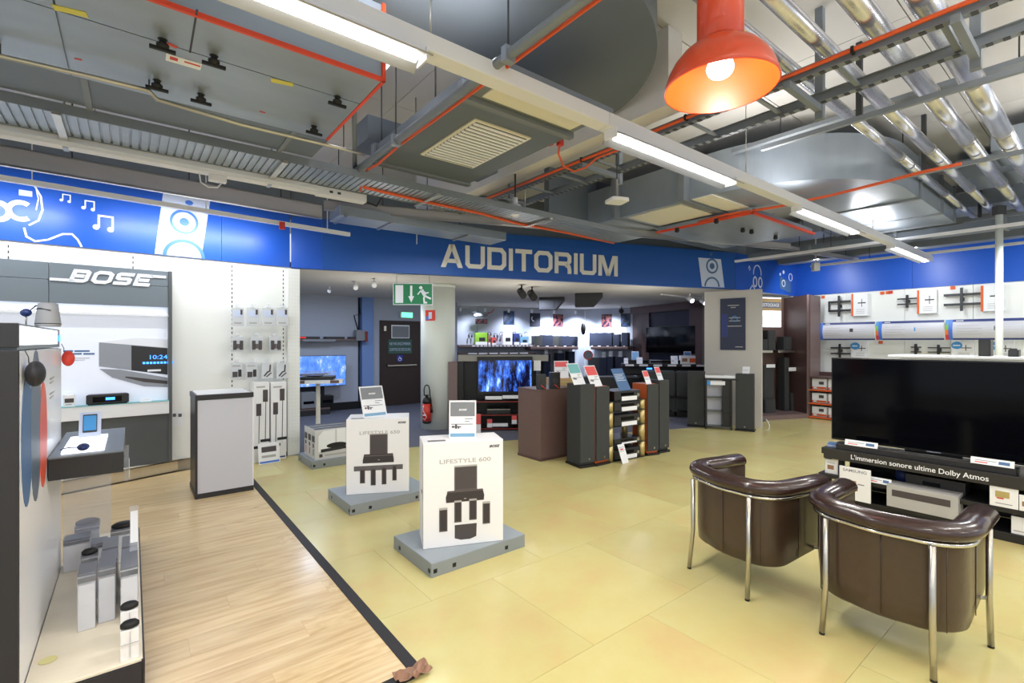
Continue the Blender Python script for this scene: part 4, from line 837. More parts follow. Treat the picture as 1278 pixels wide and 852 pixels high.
# upper shelf
t3 = abroot('wall_shelf', 'dark shelf with glowing light box fixed to the foreground display', 'shelf', a=fa, b=fb)
sa = .80
bx('shelf_body', 'graphite', t3, .004, .322, sa, sa+.95, .846, .962, .003); bx('shelf_top', 'bose_grey', t3, .004, .322, sa, sa+.95, .962, .971, .002); bx('light_box', 'light_panel', t3, .05, .235, sa+.06, sa+.62, .971, .985, .003)
MB().box(.0, .02, -.01, .01, 0, .01)
# tethered things on the shelf
q = AB(112, 545, .985)
t = abroot('phone_stand', 'small pale stand holding a blue pictured phone on the glowing shelf', 'phone stand', a=q[0], b=q[1], z=.985)
s = MB().box(-.055, .055, 0, .006, 0, .17); s.xform(Matrix.Rotation(-.45, 4, 'X')); s.build('back_plate', 'print_pale', t, .002)
s = MB().box(-.035, .035, -.012, 0, .03, .15); s.xform(Matrix.Rotation(-.45, 4, 'X')); s.build('phone', 'graphite', t, .003); s = MB().box(-.031, .031, -.014, -.012, .04, .14); s.xform(Matrix.Rotation(-.45, 4, 'X')); s.build('phone_screen', 'sky_blue', t)
q = AB(104, 562, .985)
t = abroot('earphone_case', 'dark blue oval earphone unit with cable lying on the glowing shelf', 'earphones', a=q[0], b=q[1], z=.986)
MB().ellipsoid((0, 0, .02), (.028, .045, .02)).build('unit', 'blue_dark', t); MB().tube([(-.02, 0, .02), (-.05, -.04, .03), (-.08, .01, .02), (-.10, .05, .008)], .003, 6).build('cable', 'blue_dark', t)
# speakers hung on the display: dark oval and red oval
def fpos(al, off, z): v = AA*(fa+al)+BB*(fb+off); return (v.x, v.y, z)
def hung(name, lab, al, z, m, ry=.055, rz_=.10):
    t = thing(name, lab, 'speaker', fpos(al, .035, z), RZ); MB().ellipsoid((0, 0, 0), (.033, ry, rz_), 20, 12).build('body', m, t); MB().tube([(-.02, 0, rz_*.8), (-.02, -.01, rz_*1.3), (-.03, -.03, rz_*1.9)], .002, 5).build('cord', 'ink_mid', t); return t
hung('clip_speaker', 'dark grey oval clip speaker hanging on the front edge of the display wall', .10, 1.462, 'graphite_matt', .075, .055)
hung('clip_speaker', 'red oval clip speaker hanging at the far edge of the display wall', LF-.02, 1.49, mat('speaker_red', (224, 66, 50), .5), .045, .05)
# on top: cone speaker and ear cup with cable
q = ATY(60, 412, 2.45); K = .8 
t = thing('cone_speaker', 'light grey truncated-cone speaker standing on the header of the display', 'speaker', (q[0]-.0, q[1], 1.676)); MB().lathe([(.047, 0), (.05, .01), (.041, .09), (.038, .115), (.028, .12)], 24).build('body', mat('speaker_grey', (150, 152, 158), .5), t); MB().lathe([(.0503, .012), (.0503, .016)], 24).build('seam_ring', 'graphite', t)
MB().tube([(-.045, -.028, .08), (0, -.048, .09), (.04, -.028, .08)], .002, 5).build('tether', 'black_rubber', t)
t = thing('security_sensor', 'dark round security sensor on a cable beside the cone speaker', 'sensor', (q[0]-.092, q[1]-.02, 1.745)); MB().ellipsoid((0, 0, 0), (.026, .018, .02)).build('puck', 'blue_dark', t); MB().tube([(.02, 0, .01), (.05, .0, .035), (.085, .0, .03)], .003, 5).build('cable', 'black_rubber', t); MB().tube([(0, 0, -.015), (0, .0, -.067)], .004, 5).build('stem', 'satin_steel', t)
# mirror strip behind the base
t = abroot('clear_divider', 'upright clear acrylic divider standing on the beige display base', 'divider', a=fa, b=fb); bx('sheet', 'clear_plastic', t, .01, .25, LF-.02, LF-.015, .155, .84)
# price holder strip hanging from the shelf
t = abroot('price_strip', 'clear hanging price strip at the corner of the glowing shelf', 'price holder', a=fa, b=fb); bx('holder', 'clear_plastic', t, .322, .345, sa+.4, sa+.41, .70, .93); bx('paper', 'card_white', t, .345, .348, sa+.38, sa+.43, .72, .84)
# clear security boxes and small cartons on the base
def base_obj(name, lab, b_, a_, w_, d_, h_, group, lid=False, sealed=True):
    t = abroot(name, lab, 'box', group, a=fa+a_, b=fb+b_, z=.15)
    bx('carton', 'box_white' , t, .004, w_-.004, .004, d_-.004, .001, h_*.80 if sealed else h_, .002)
    if sealed:
        bx('safer_top', 'box_grey_top', t, .001, w_-.001, .001, d_-.001, h_-.012, h_, .001); bx('dark_band', 'graphite', t, .002, w_-.002, .0, .002, h_*.84, h_*.93)
        bx('safer_front', 'clear_plastic', t, .001, w_-.001, -.002, .0, 0, h_-.012); bx('safer_side', 'clear_plastic', t, w_-.001, w_, 0, d_, 0, h_-.012)
        bx('text_print', 'ink_light', t, w_*.4, w_*.6, -.0035, -.002, h_*.42, h_*.43)
    else: bx('flap_line', 'ink_light', t, w_*.5, w_*.52, -.001, .004, h_*.1, h_*.95); bx('flap_line', 'ink_light', t, w_*.05, w_*.95, -.001, .004, h_*.55, h_*.56)
    if lid: MB().lathe([(.3, 0), (.5, .006), (.5, .02), (.35, .03), (.1, .031)], 24, (0, 0), w_*.95, w_*.7).xform(Matrix.Translation((w_/2, w_*.4, h_))).build('security_disc', 'black_rubber', t)
    return t
SG2 = 'boxed goods on the low display base'
base_obj('security_box', 'tall clear security box, front left of the boxes on the beige base', .145, .44, .072, .16, .285, SG2)
base_obj('security_box', 'tall clear security box beside the front left one, with dark band', .222, .47, .072, .16, .285, SG2)
base_obj('security_box', 'tall clear security box behind the two small cartons, right column', .312, .40, .075, .16, .285, SG2)
base_obj('small_carton', 'small white carton with black security disc, nearest the corner of the base', .315, .012, .075, .10, .137, SG2, True, False)
base_obj('small_carton', 'small white carton with black security disc, second from the corner', .313, .16, .075, .10, .16, SG2, True, False)
base_obj('security_box', 'clear security box, second row, middle column on the base', .222, .66, .075, .18, .25, SG2)
base_obj('security_box', 'clear security box, second row, right column under the slanted strip', .312, .60, .075, .2, .25, SG2)
base_obj('small_carton', 'white carton with black disc, left column behind the front security box', .135, .80, .075, .10, .25, SG2, True, True)
base_obj('security_box', 'clear security box, third row, middle column on the base', .222, .90, .075, .2, .24, SG2)
base_obj('security_box', 'clear security box, third row, right column on the base', .312, .86, .075, .2, .24, SG2)
base_obj('small_carton', 'lilac grey carton with black disc, far right of the base', .25, 1.28, .13, .10, .22, SG2, True, True)
base_obj('small_carton', 'wide lilac grey carton, far left of the base', .02, 1.32, .13, .12, .20, SG2, False, True)
base_obj('small_carton', 'wide carton with black disc behind the far left one', .06, 1.50, .13, .12, .22, SG2, True, True)
base_obj('small_carton', 'low lilac carton in the middle of the far row', .16, 1.18, .08, .12, .19, SG2, False, True)
t = abroot('slanted_price_strip', 'slanted clear price strip standing among the boxed goods', 'price holder', a=fa+.62, b=fb+.37, z=.44); s = MB().box(-.02, .02, 0, .004, 0, .3); s.xform(Matrix.Rotation(-.9, 4, 'X')); s.build('strip', 'clear_plastic', t); s = MB().box(-.017, .017, -.002, 0, .05, .26); s.xform(Matrix.Rotation(-.9, 4, 'X')); s.build('paper', 'card_white', t)

# ---------------------------------------------------------------- pillar-shaped podium
p = Vector(FL(243.4, 624)); 
t = thing('podium', 'tall white and grey podium with black top frame on the wooden floor', 'podium', (p.x, p.y, 0), RZ)
w_, d_, h_ = .53, .58, 1.055
bx('base_plinth', 'graphite', t, 0, w_, 0, d_, 0, .055, .003); bx('front_panel', 'sign_grey', t, .022, w_-.005, .006, .03, .055, h_-.055); bx('core', 'white_gloss', t, .04, w_-.01, .03, d_-.01, .055, h_-.05)
bx('corner_profile', 'graphite', t, 0, .022, .0, .022, .055, h_-.05, .002); bx('corner_profile', 'white_gloss', t, w_-.012, w_, .0, .022, .055, h_-.05, .002); bx('side_panel', 'graphite', t, .006, .03, .022, d_, .055, h_-.05)
bx('top_frame', 'graphite', t, 0, w_, 0, d_, h_-.052, h_, .003); bx('top_plate', 'white_gloss', t, .02, w_-.02, .02, d_-.02, h_, h_+.004)

# ---------------------------------------------------------------- pallets and speaker cartons
def pallet(label, front, lx, ly, rz=RZ, h=.1):
    t = thing('display_pallet', label, 'pallet', (front[0], front[1], 0), rz, 'grey display pallets')
    bx('body', 'pallet_grey', t, 0, lx, 0, ly, .0, h-.004, .004); bx('top_plate', 'pallet_top', t, .002, lx-.002, .002, ly-.002, h-.005, h, .003)
    for xx in (.03, lx*.22, lx*.78): 
        bx('notch', 'black', t, xx-.014, xx+.014, -.0015, .01, .028, .056)
    for yy in (.03, ly*.82): bx('notch', 'black', t, -.0015, .01, yy-.014, yy+.014, .028, .056)
    return t
pallet('grey display pallet under the LIFESTYLE 600 carton, nearest the camera', FL(538.4, 721.8), .82, .60)
pallet('grey display pallet under the LIFESTYLE 650 carton', FL(437.2, 644), .86, .64)
pf = FL(389, 586); pallet('grey display pallet under the turntable cartons beside the white wall end', pf, .70, .62)
def carton(title, label, p, rz, w_, d_, h_, kind):
    t = thing('speaker_carton', label, 'box', (p[0], p[1], .1), rz, 'large white speaker cartons')
    bx('carton', 'box_white', t, 0, w_, 0, d_, .001, h_, .004); bx('side_edge', 'ink_mid', t, -.0012, 0, .0, .004, .02, h_-.01); bx('top_tape', 'ink_mid', t, .04, .17, .04, .09, h_, h_+.001)
    bx('side_print', 'ink_mid', t, -.0012, 0, .06, .12, h_*.5, h_*.53)
    def R(name, m, u0, u1, v0, v1, d=.0015): return bx(name, m, t, u0*w_, u1*w_, -d, .0005, v0*h_, v1*h_)
    text('title_print', title, 'ink_light', t, .2*w_ if kind == 600 else .21*w_, .795*h_, .043 if kind == 600 else .046, -.001, .64*w_, .012)
    lettering('BOSE', .018, .075, 'ink_dark', t, .82*w_, .925*h_ if kind == 600 else .93*h_, .26, -.0015, 0, shear=.35, name='brand_print', joined=True)
    if kind == 600:
        R('subwoofer_print', 'ink_soft', .38, .665, .53, .765); R('subwoofer_grille', 'ink_dark', .395, .65, .54, .755, .0018); R('subwoofer_top', 'ink_light', .38, .665, .755, .77, .002)
        MB().prism([(.28*w_, .42*h_), (.75*w_, .42*h_), (.755*w_, .47*h_), (.735*w_, .53*h_), (.3*w_, .53*h_), (.275*w_, .47*h_)], -.0025, 0, 'y').build('console_print', 'ink_deep', t); R('console_edge', 'ink_soft', .29, .74, .515 if kind == 600 else .50, .527 if kind == 600 else .515, .003); R('console_light', 'ink_light', .5, .53, .445, .452, .0032)
        for (u0, u1, v0, v1) in ((.195, .295, .15, .375), (.38, .47, .225, .435), (.565, .66, .235, .44), (.735, .83, .185, .40)): R('satellite_print', 'ink_soft', u0, u1, v0, v1, .003); R('satellite_grille', 'ink_deep', u0+.012, u1-.012, v0+.01, v1-.02, .0034); R('satellite_top', 'ink_light', u0, u1, v1-.018, v1, .0032)
        MB().prism([(.385*w_, .075*h_), (.46*w_, .055*h_), (.58*w_, .055*h_), (.655*w_, .075*h_), (.66*w_, .2*h_), (.385*w_, .2*h_)], -.0015, 0, 'y').build('centre_speaker_print', 'ink_dark', t)
    else:
        R('subwoofer_print', 'ink_soft', .37, .655, .49, .80); R('subwoofer_grille', 'ink_dark', .385, .64, .50, .79, .0018); R('subwoofer_top', 'ink_light', .37, .655, .79, .805, .002)
        MB().prism([(.26*w_, .41*h_), (.755*w_, .41*h_), (.755*w_, .45*h_), (.74*w_, .53*h_), (.28*w_, .53*h_), (.26*w_, .45*h_)], -.0025, 0, 'y').build('console_print', 'ink_deep', t); R('console_edge', 'ink_soft', .29, .74, .515 if kind == 600 else .50, .527 if kind == 600 else .515, .003); R('console_light', 'ink_light', .5, .53, .445, .452, .0032)
        R('soundbar_print', 'ink_mid', .12, .9, .31, .375, .002)
        for (u0, u1, v0, v1) in ((.215, .295, .145, .34), (.385, .465, .11, .34), (.56, .635, .115, .35), (.73, .8, .16, .37)): R('satellite_print', 'ink_soft', u0, u1, v0, v1, .003); R('satellite_grille', 'ink_deep', u0+.012, u1-.012, v0+.01, v1-.02, .0034)
    return t
p2 = FL(527.9, 685.7, .1); carton('LIFESTYLE 600', 'big white LIFESTYLE 600 speaker carton standing on the nearest pallet', p2, math.radians(15.7), .597, .29, .765, 600)
p1 = FL(432, 617.7, .1); carton('LIFESTYLE 650', 'big white LIFESTYLE 650 speaker carton standing on the second pallet', p1, math.radians(11.9), .60, .36, .735, 650)
def lp(p, rz, x, y, z): c, s = math.cos(rz), math.sin(rz); return (p[0]+c*x-s*y, p[1]+s*x+c*y, z)
card('card_sign', 'upright price card with grey header on top of the LIFESTYLE 600 carton', lp(p2, math.radians(15.7), .305, .10, .867), .04, .205, .285, 'card_grey', 'card_blue', .08, logo=True)
card('card_sign', 'leaning price card with grey header on top of the LIFESTYLE 650 carton', lp(p1, math.radians(11.9), .27, .12, .837), RZ, .25, .33, 'card_grey', 'card_blue', .42, logo=True)
# turntable cartons
q0 = Vector(pf)+AA*.10+BB*.02
for k, (x, w_, lab) in enumerate(((.04, .1, 'leftmost turntable carton on the pallet, edge to the aisle'), (.145, .1, 'middle turntable carton on the pallet, narrow side showing'), (.25, .45, 'front turntable carton with a record player picture'))):
    pass
for k in range(3):
    lab = ['front turntable carton with a record player picture, on the far pallet', 'second turntable carton standing behind the front one', 'rearmost turntable carton, next to the white wall end'][k]
    o_ = Vector(pf)+AA*(.03+k*.165)+BB*.05
    t = thing('turntable_carton', lab, 'box', (o_.x, o_.y, .1), RZ, 'turntable cartons')
    bx('carton', mat('box_grey_print', (204, 204, 206), .45), t, 0, .55, 0, .155, .001, .38, .003); bx('top_print', 'graphite', t, .005, .545, .01, .145, .38, .3812); bx('top_line', 'gold', t, .1, .5, .03, .04, .3812, .382)
    bx('side_band', 'graphite', t, -.0015, 0, .02, .135, .22, .3); bx('side_player', 'black', t, -.0025, -.0015, .05, .1, .15, .2); bx('side_text', 'red_label' if k == 2 else 'ink_mid', t, -.0015, 0, .06, .09, .05, .13)
    if k == 0: 
        m = MB(); m.prism([(.04, .3), (.1, .36), (.25, .37), (.25, .1), (.04, .1)], -.0015, 0, 'y'); m.build('picture_ground', 'card_white', t); m = MB(); m.prism([(.27, .1), (.27, .37), (.45, .37), (.52, .3), (.52, .1)], -.0015, 0, 'y'); m.build('picture_ground', 'card_white', t)
        m = MB(); m.prism([(.07, .09), (.07, .125), (.25, .16), (.5, .15), (.5, .11), (.25, .095)], -.003, -.0015, 'y'); disc(m, .27, .165, .12, -.003, -.0015, sx=1); m.build('player_picture', 'graphite', t) if False else None
        m = MB(); m.prism([(.07, .09), (.07, .13), (.5, .15), (.5, .11)], -.003, -.0015, 'y'); m.build('player_picture', 'graphite', t); m = MB(); m.prism([(.27+.13*math.cos(q), .165+.035*math.sin(q)) for q in [2*math.pi*i/20 for i in range(20)]], -.0045, -.003, 'y'); m.build('record_picture', 'black', t); bx('code_print', 'ink_dark', t, .05, .09, -.002, 0, .03, .07); bx('text_print', 'ink_light', t, .12, .4, -.002, 0, .04, .06)
# stand with turntable behind
pq = FL(397, 560); Ys = pq[1]+.45
x, y, z = ATY(397, 474, Ys)
t = thing('pedestal_shelf', 'white pedestal shelf on a slim post in the listening room doorway', 'shelf', (x, y, 0), .25); MB().lathe([(.16, 0), (.16, .015), (.035, .02), (.032, z-.03)], 16).build('post', 'cream', t); bx('shelf_board', 'white_gloss', t, -.42, .38, -.18, .18, z-.03, z, .004)
bx('label_rail', 'card_white', t, -.42, .38, -.186, -.18, z-.045, z+.01); 
for xx in (-.3, .2): bx('price_label', 'wood_brown', t, xx, xx+.13, -.19, -.186, z-.04, z+.005)
t = thing('turntable', 'black record player with clear lid on the white pedestal shelf', 'turntable', (x, y, z), .25); bx('deck', 'graphite', t, -.25, .25, -.14, .14, .012, .06, .006); MB().lathe([(.12, .06), (.125, .065), (.12, .075)], 28, (-.05, 0)).build('platter', 'screen', t); MB().tube([(.17, .08, .085), (.16, -.02, .09), (.1, -.07, .08)], .005, 6).build('tonearm', 'chrome', t); bx('dust_cover', 'clear_plastic', t, -.25, .25, .13, .14, .06, .14)
for xx in (-.2, .2): bx('foot', 'black_rubber', t, xx-.02, xx+.02, -.1, .1, 0, .012)

# ---------------------------------------------------------------- column, extinguisher, hanging sign
cx_, cy_ = (546.6-CX)/F_PX*9.06, 9.06
t = thing('round_column', 'thick round white column at the edge of the listening room', 'column', (cx_, cy_, 0)); MB().lathe([(.32, 0), (.32, 2.66)], 48).build('shaft', 'column_white', t); MB().lathe([(.325, 2.6), (.325, 2.66)], 48).build('collar', 'column_white', t)
ang = math.atan2(-cx_*-1, -cy_)
def oncol(dx): return (cx_+dx, cy_-math.sqrt(max(0, .32**2-dx*dx)))
x, y = oncol((539.5-546.6)/F_PX*8.8); z = H-(393.5-CY)/F_PX*8.75
o = bx('column_sticker', 'red_label', None, -.095, .095, -.002, .003, -.095, .095); o.location = (x+.01, y-.004, z); o.rotation_euler = (0, 0, -.3); tag(o, 'square red and blue safety sticker high on the round column', 'sticker'); bx('blue_field', 'print_blue', o, -.08, -.01, -.004, -.002, -.08, -.01); bx('figure_print', 'print_pale', o, -.03, .035, -.006, -.004, -.06, .06)
x, y = oncol((537-546.6)/F_PX*8.8)
t = thing('fire_extinguisher', 'red and black fire extinguisher hanging low on the round column', 'fire extinguisher', (x, y-.10, .13), -.25)
MB().lathe([(.05, .0), (.075, .015), (.078, .05)], 24).build('bottom_cap', 'black', t); MB().lathe([(.078, .05), (.078, .36)], 24).build('cylinder', 'ext_red', t); MB().lathe([(.078, .36), (.078, .40), (.06, .45), (.03, .47), (.025, .50)], 24).build('shoulder', 'black', t)
m = MB(); 
MB().tube([(-.03, -.078, .33), (-.05, -.066, .25), (-.01, -.082, .2), (.03, -.078, .13), (0, -.083, .08), (-.04, -.074, .1)], .005, 5).build('label_swirl', 'print_white', t); MB().tube([(-.055, -.06, .31), (-.02, -.08, .31)], .005, 5).build('label_swirl', 'print_white', t); bx('label_lines', 'print_white', t, -.04, .02, -.082, -.076, .15, .17)
MB().tube([(-.05, 0, .5), (-.055, 0, .60), (-.035, 0, .675), (0, 0, .69), (.035, 0, .675), (.055, 0, .60), (.06, 0, .50), (.085, -.01, .42), (.09, -.01, .30)], .011, 8).build('hose', 'black_rubber', t); bx('valve', 'satin_steel', t, -.02, .02, -.02, .02, .49, .53, .003); bx('lever', 'black', t, -.03, .05, -.05, -.02, .5, .52, .003); MB().tube([(.09, -.01, .32), (.095, -.01, .2)], [.018, .024], 10).build('nozzle', 'black', t); bx('wall_bracket', 'dark_steel', t, -.03, .03, .06, .12, .2, .45)
# exit running man sign
x0, _, z0 = ATY(491, 380, 7.75); x1, _, z1 = ATY(539.5, 353.5, 7.75)
t = thing('exit_sign', 'green hanging exit sign with running man, door and down arrow', 'sign', (x0, 7.75, z0), .04); w_, h_ = x1-x0, z1-z0
bx('board', 'green_sign', t, 0, w_, 0, .012, 0, h_, .002); bx('frame_edge', 'print_white', t, -.005, w_+.005, -.002, 0, -.004, .006); bx('frame_edge', 'print_white', t, -.005, w_+.005, -.002, 0, h_-.006, h_+.004); bx('frame_edge', 'print_white', t, -.005, .005, -.002, 0, 0, h_); bx('frame_edge', 'print_white', t, w_-.005, w_+.005, -.002, 0, 0, h_)
bx('door_pictogram', 'print_white', t, w_*.05, w_*.25, -.002, 0, h_*.08, h_*.92)
MB().stroke([(w_*.455, h_*.9), (w_*.455, h_*.4)], .035, -.002, 0).prism([(w_*.38, h_*.4), (w_*.53, h_*.4), (w_*.455, h_*.1)], -.002, 0, 'y').build('arrow_pictogram', 'print_white', t)
m = MB(); disc(m, w_*.70, h_*.80, .027); m.stroke([(w_*.72, h_*.70), (w_*.80, h_*.45)], .055, -.002, 0); m.stroke([(w_*.62, h_*.48), (w_*.69, h_*.64), (w_*.76, h_*.66), (w_*.83, h_*.54), (w_*.90, h_*.58)], .02, -.002, 0); m.stroke([(w_*.80, h_*.45), (w_*.78, h_*.3), (w_*.79, h_*.1), (w_*.86, h_*.1)], .028, -.002, 0); m.stroke([(w_*.79, h_*.45), (w_*.86, h_*.36), (w_*.96, h_*.28)], .028, -.002, 0); m.build('running_man', 'print_white', t)
for xx in (.05, w_-.05): MB().tube([(xx, .006, h_), (xx, .006, 2.66-z0)], .003, 5).build('hanger', 'dark_steel', t)

# ---------------------------------------------------------------- tub chairs
def superU(hw, yb, yf, rc, n=8):
    pts = [(-hw, yf)]; pts.append((-hw, (yf+yb)/2-.02)); pts.append((-hw, yb-rc))
    for i in range(1, n): q = math.pi-(math.pi/2)*i/n; pts.append((-hw+rc+rc*math.cos(q), yb-rc+rc*math.sin(q)))
    pts.append((-hw+rc, yb)); 
    for k in (.25, .5, .75): pts.append((-hw+rc+(2*hw-2*rc)*k, yb+.022*math.sin(math.pi*k)))
    pts.append((hw-rc, yb))
    for i in range(1, n): q = math.pi/2-(math.pi/2)*i/n; pts.append((hw-rc+rc*math.cos(q), yb-rc+rc*math.sin(q)))
    pts.append((hw, yb-rc)); pts.append((hw, (yf+yb)/2-.02)); pts.append((hw, yf)); return pts
def tub_chair():
    t = thing('tub_chair', 'x', 'chair')
    out = superU(.325, .275, -.27, .19); inn = superU(.265, .215, -.27, .15)
    mb = MB(); m = len(out); rows = [(.19, .93, .0), (.205, .985, 0), (.30, 1.0, 0), (.62, 1.0, 0), (.655, 1.0, 0)]
    def yk(x, y, z): # bottom edge rises towards the front arms
        return z+(.06*max(0, (.1-y))/.37 if z < .25 else 0)
    grid = []
    for (z, k, _) in rows: grid.append([(x*k, y*k, yk(x, y, z)) for x, y in out])
    for (z, k, _) in rows[::-1]: grid.append([(x*k, y*k, yk(x, y, z)) for x, y in inn])
    R = len(grid)
    for r in grid: mb.v += r
    for r in range(R):
        r2 = (r+1) % R
        for i in range(m-1): mb.f.append((r*m+i, r*m+i+1, r2*m+i+1, r2*m+i)); mb.smooth.append(True)
    mb.f.append(tuple(r*m for r in range(R))); mb.smooth.append(False); mb.f.append(tuple(r*m+m-1 for r in range(R-1, -1, -1))); mb.smooth.append(False)
    o = mb.build('shell', 'leather', t)
    mid = superU(.315, .272, -.265, .19)
    rp = [(x, y, .685) for x, y in mid]; rp = [(rp[0][0], rp[0][1]-.035, .68)]+rp+[(rp[-1][0], rp[-1][1]-.035, .68)]
    rr_ = [.025]+[.060]*(len(rp)-2)+[.025]
    MB().tube(rp, rr_, 16, sq=(1.12, .78)).build('arm_roll', 'leather_roll', t)
    rail = superU(.345, .297, -.25, .20); MB().tube([(x, y, .632) for x, y in rail], .011, 10).build('rail', 'chrome', t)
    # seams of the cover
    for xx in (-.02,): MB().tube([(xx, .2985, z) for z in (.215, .3, .45, .62)], .0022, 5).build('seam', 'leather_roll', t)
    for sx in (-1, 1): MB().tube([(sx*.268, .2585, z) for z in (.215, .3, .45, .62)], .0022, 5).build('seam', 'leather_roll', t); MB().tube([(sx*.3265, -.02, z) for z in (.23, .3, .45, .62)], .0022, 5).build('seam', 'leather_roll', t)
    for sx in (-.16, .16): MB().tube([(sx, .21+.07, .745), (sx, .275, .748)], .0022, 5)
    for (x, y, fx, fy) in ((-.225, .298, -.235, .335), (.225, .298, .235, .335)):
        MB().tube([(x, y+.012, .632), (x, y+.012, .27), (fx, fy+.0, .012)], .0145, 10).build('leg', 'satin_steel', t); 
    for sx in (-1, 1): MB().tube([(sx*.350, -.20, .632), (sx*.350, -.20, .27), (sx*.352, -.235, .012)], .0145, 10).build('leg', 'satin_steel', t)
    for (x, y) in ((-.235, .335), (.235, .335), (-.352, -.235), (.352, -.235)): MB().lathe([(.014, 0), (.014, .014)], 12, (x, y)).build('foot_cap', 'black_rubber', t)
    MB().tube([(-.35, -.2, .27), (-.25, -.15, .25), (.25, -.15, .25), (.35, -.2, .27)], .009, 8).build('cross_bar', 'satin_steel', t)
    s = MB().box(-.262, .262, -.29, .21, .30, .43).build('seat_cushion', 'leather_roll', t, .035, 4)
    bx('seat_base', 'black', t, -.25, .25, -.25, .2, .22, .30, .01)
    return t
ch = tub_chair(); ch['label'] = 'brown leather tub chair with chrome legs, nearest the camera on the right'; ch['group'] = 'brown leather tub chairs'
ch.location = (2.105, 2.665, 0); F1 = Vector((.79, .61)); ch.rotation_euler = (0, 0, math.atan2(F1.x, -F1.y))
F2 = Vector((.90, .43)); dup(ch, (1.655, 3.345, 0), math.atan2(F2.x, -F2.y), 'brown leather tub chair with chrome legs, left of and behind the other')

# ---------------------------------------------------------------- big television and its shelf unit
TV0 = Vector((3.12, 4.89)); WTV = Wall(tuple(TV0), (.618, -.786))
t = thing('media_shelf', 'black three-tier media shelf lettered in white under the large television', 'shelf unit', WTV.pt(0), WTV.rz)
TL = 2.35
bx('top_board', 'stand_black', t, 0, TL, .02, .55, .47, .53, .004); bx('fascia', 'stand_fascia', t, .03, TL, -.012, .02, .435, .535, .003); bx('middle_board', 'stand_black', t, -.02, TL, .0, .5, .235, .275, .004); bx('bottom_board', 'stand_black', t, 0, TL, .03, .5, .0, .07, .004)
for (x, y) in ((.02, .05), (.02, .42), (TL-.1, .05), (TL*.62, .42)): bx('upright', 'stand_black', t, x, x+.05, y, y+.05, .07, .47, .003)
bx('back_board', 'screen_frame', t, .1, TL, .5, .52, .07, .47)
sA, zA = WTV.hit(1062, 569.5, .012); sB, _ = WTV.hit(1234, 600, .012)
text('lettering', "L'immersion sonore ultime Dolby Atmos", 'card_white', t, sA, .465, .062, -.0135, sB-sA, .012)
t = thing('large_television', 'very large black flat television on the shelf unit beside the tub chairs', 'television', WTV.pt(0), WTV.rz)
a, b, c, d = WTV.rect(1037.5, 446, 1278, 577, -.2); _, zt = WTV.hit(1037.5, 446, -.22); _, zb_ = WTV.hit(1037.5, 547, -.22)
bx('frame', 'screen_frame', t, a, a+1.62, .20, .245, zb_, zt, .004); bx('screen', 'screen', t, a+.012, a+1.608, .197, .2, zb_+.018, zt-.012); bx('foot', 'satin_steel', t, a+.35, a+1.25, .1, .32, .531, .541, .003); bx('neck', 'screen_frame', t, a+.6, a+1.0, .21, .26, .54, zb_+.05); bx('badge', 'card_text', t, a+.76, a+.86, .1955, .197, zb_+.004, zb_+.014)
t = thing('soundbar', 'long black soundbar lying in front of the television', 'soundbar', WTV.pt(0), WTV.rz); s0 = WTV.hit(1044, 550, -.05)[0]; bx('body', 'graphite', t, s0, s0+1.25, .03, .14, .531, .59, .006); bx('top_strip', 'satin_steel', t, s0+.3, s0+1.1, .08, .12, .59, .592); bx('end_cap', 'screen_frame', t, s0+1.25, s0+1.26, .03, .14, .533, .588)
def tvcard(px0, py0, px1, py1, lab, off=.02, **k):
    a, b, c, d = WTV.rect(px0, py0, px1, py1, off); return a, b, c, d
PG2 = 'price holders on the media shelf'
for (x0, y0, x1, y1, off, lab, zz) in ((1054, 545, 1095, 556, -.02, 'long white price holder on the soundbar, left end', .5915), (1211, 567, 1266, 581, -.02, 'long white price holder on the soundbar, right end', .5915), (1083, 592.5, 1112, 604, .0, 'white price holder on the middle shelf, left of centre', .2755)):
    a, b, c, d = tvcard(x0, y0, x1, y1, '', off); w_ = b-a; t = card('price_holder', lab, WTV.pt((a+b)/2, off, zz), WTV.rz, w_, .055, None, None, .35, 'price holder', PG2, pic=False, lines=0); bx('text_print', 'card_text', t, -w_*.4, w_*.1, -.001, 0, .03, .034); bx('text_print', 'card_red', t, -w_*.4, -w_*.1, -.001, 0, .012, .02); bx('icon_print', 'card_navy', t, w_*.15, w_*.4, -.001, 0, .015, .04)
def shelfbox(px0, py0, px1, py1, off, z, dep, lab, name='product_box', cat='box', m='box_white'):
    a, b, c, d = WTV.rect(px0, py0, px1, py1, off); t = thing(name, lab, cat, WTV.pt(a, off, z), WTV.rz); w_, h_ = b-a, d-c; bx('box', m, t, 0, w_, 0, dep, 0, h_, .002); return t, w_, h_
t, w_, h_ = shelfbox(1029.5, 576.5, 1045.5, 594, -.04, .2755, .012, 'small white picture card on the middle shelf beside the left leg', 'picture_card', 'sign'); bx('picture', 'cardboard', t, w_*.2, w_*.7, -.001, 0, h_*.3, h_*.6); bx('text_print', 'card_text', t, w_*.2, w_*.8, -.001, 0, h_*.75, h_*.78)
t, w_, h_ = shelfbox(1047.5, 599.5, 1086.5, 640, .04, .08, .015, 'white SAMSUNG picture card on the bottom shelf behind the near chair', 'picture_card', 'sign')
text('card_title', 'SAMSUNG', 'card_text', t, w_*.12, h_*.86, h_*.12, -.001, w_*.76, .01); bx('picture', 'cardboard', t, w_*.3, w_*.55, -.001, 0, h_*.35, h_*.6); bx('picture', 'red_label', t, w_*.3, w_*.6, -.0012, 0, h_*.3, h_*.34); bx('text_print', 'card_text', t, w_*.6, w_*.8, -.001, 0, h_*.5, h_*.53)
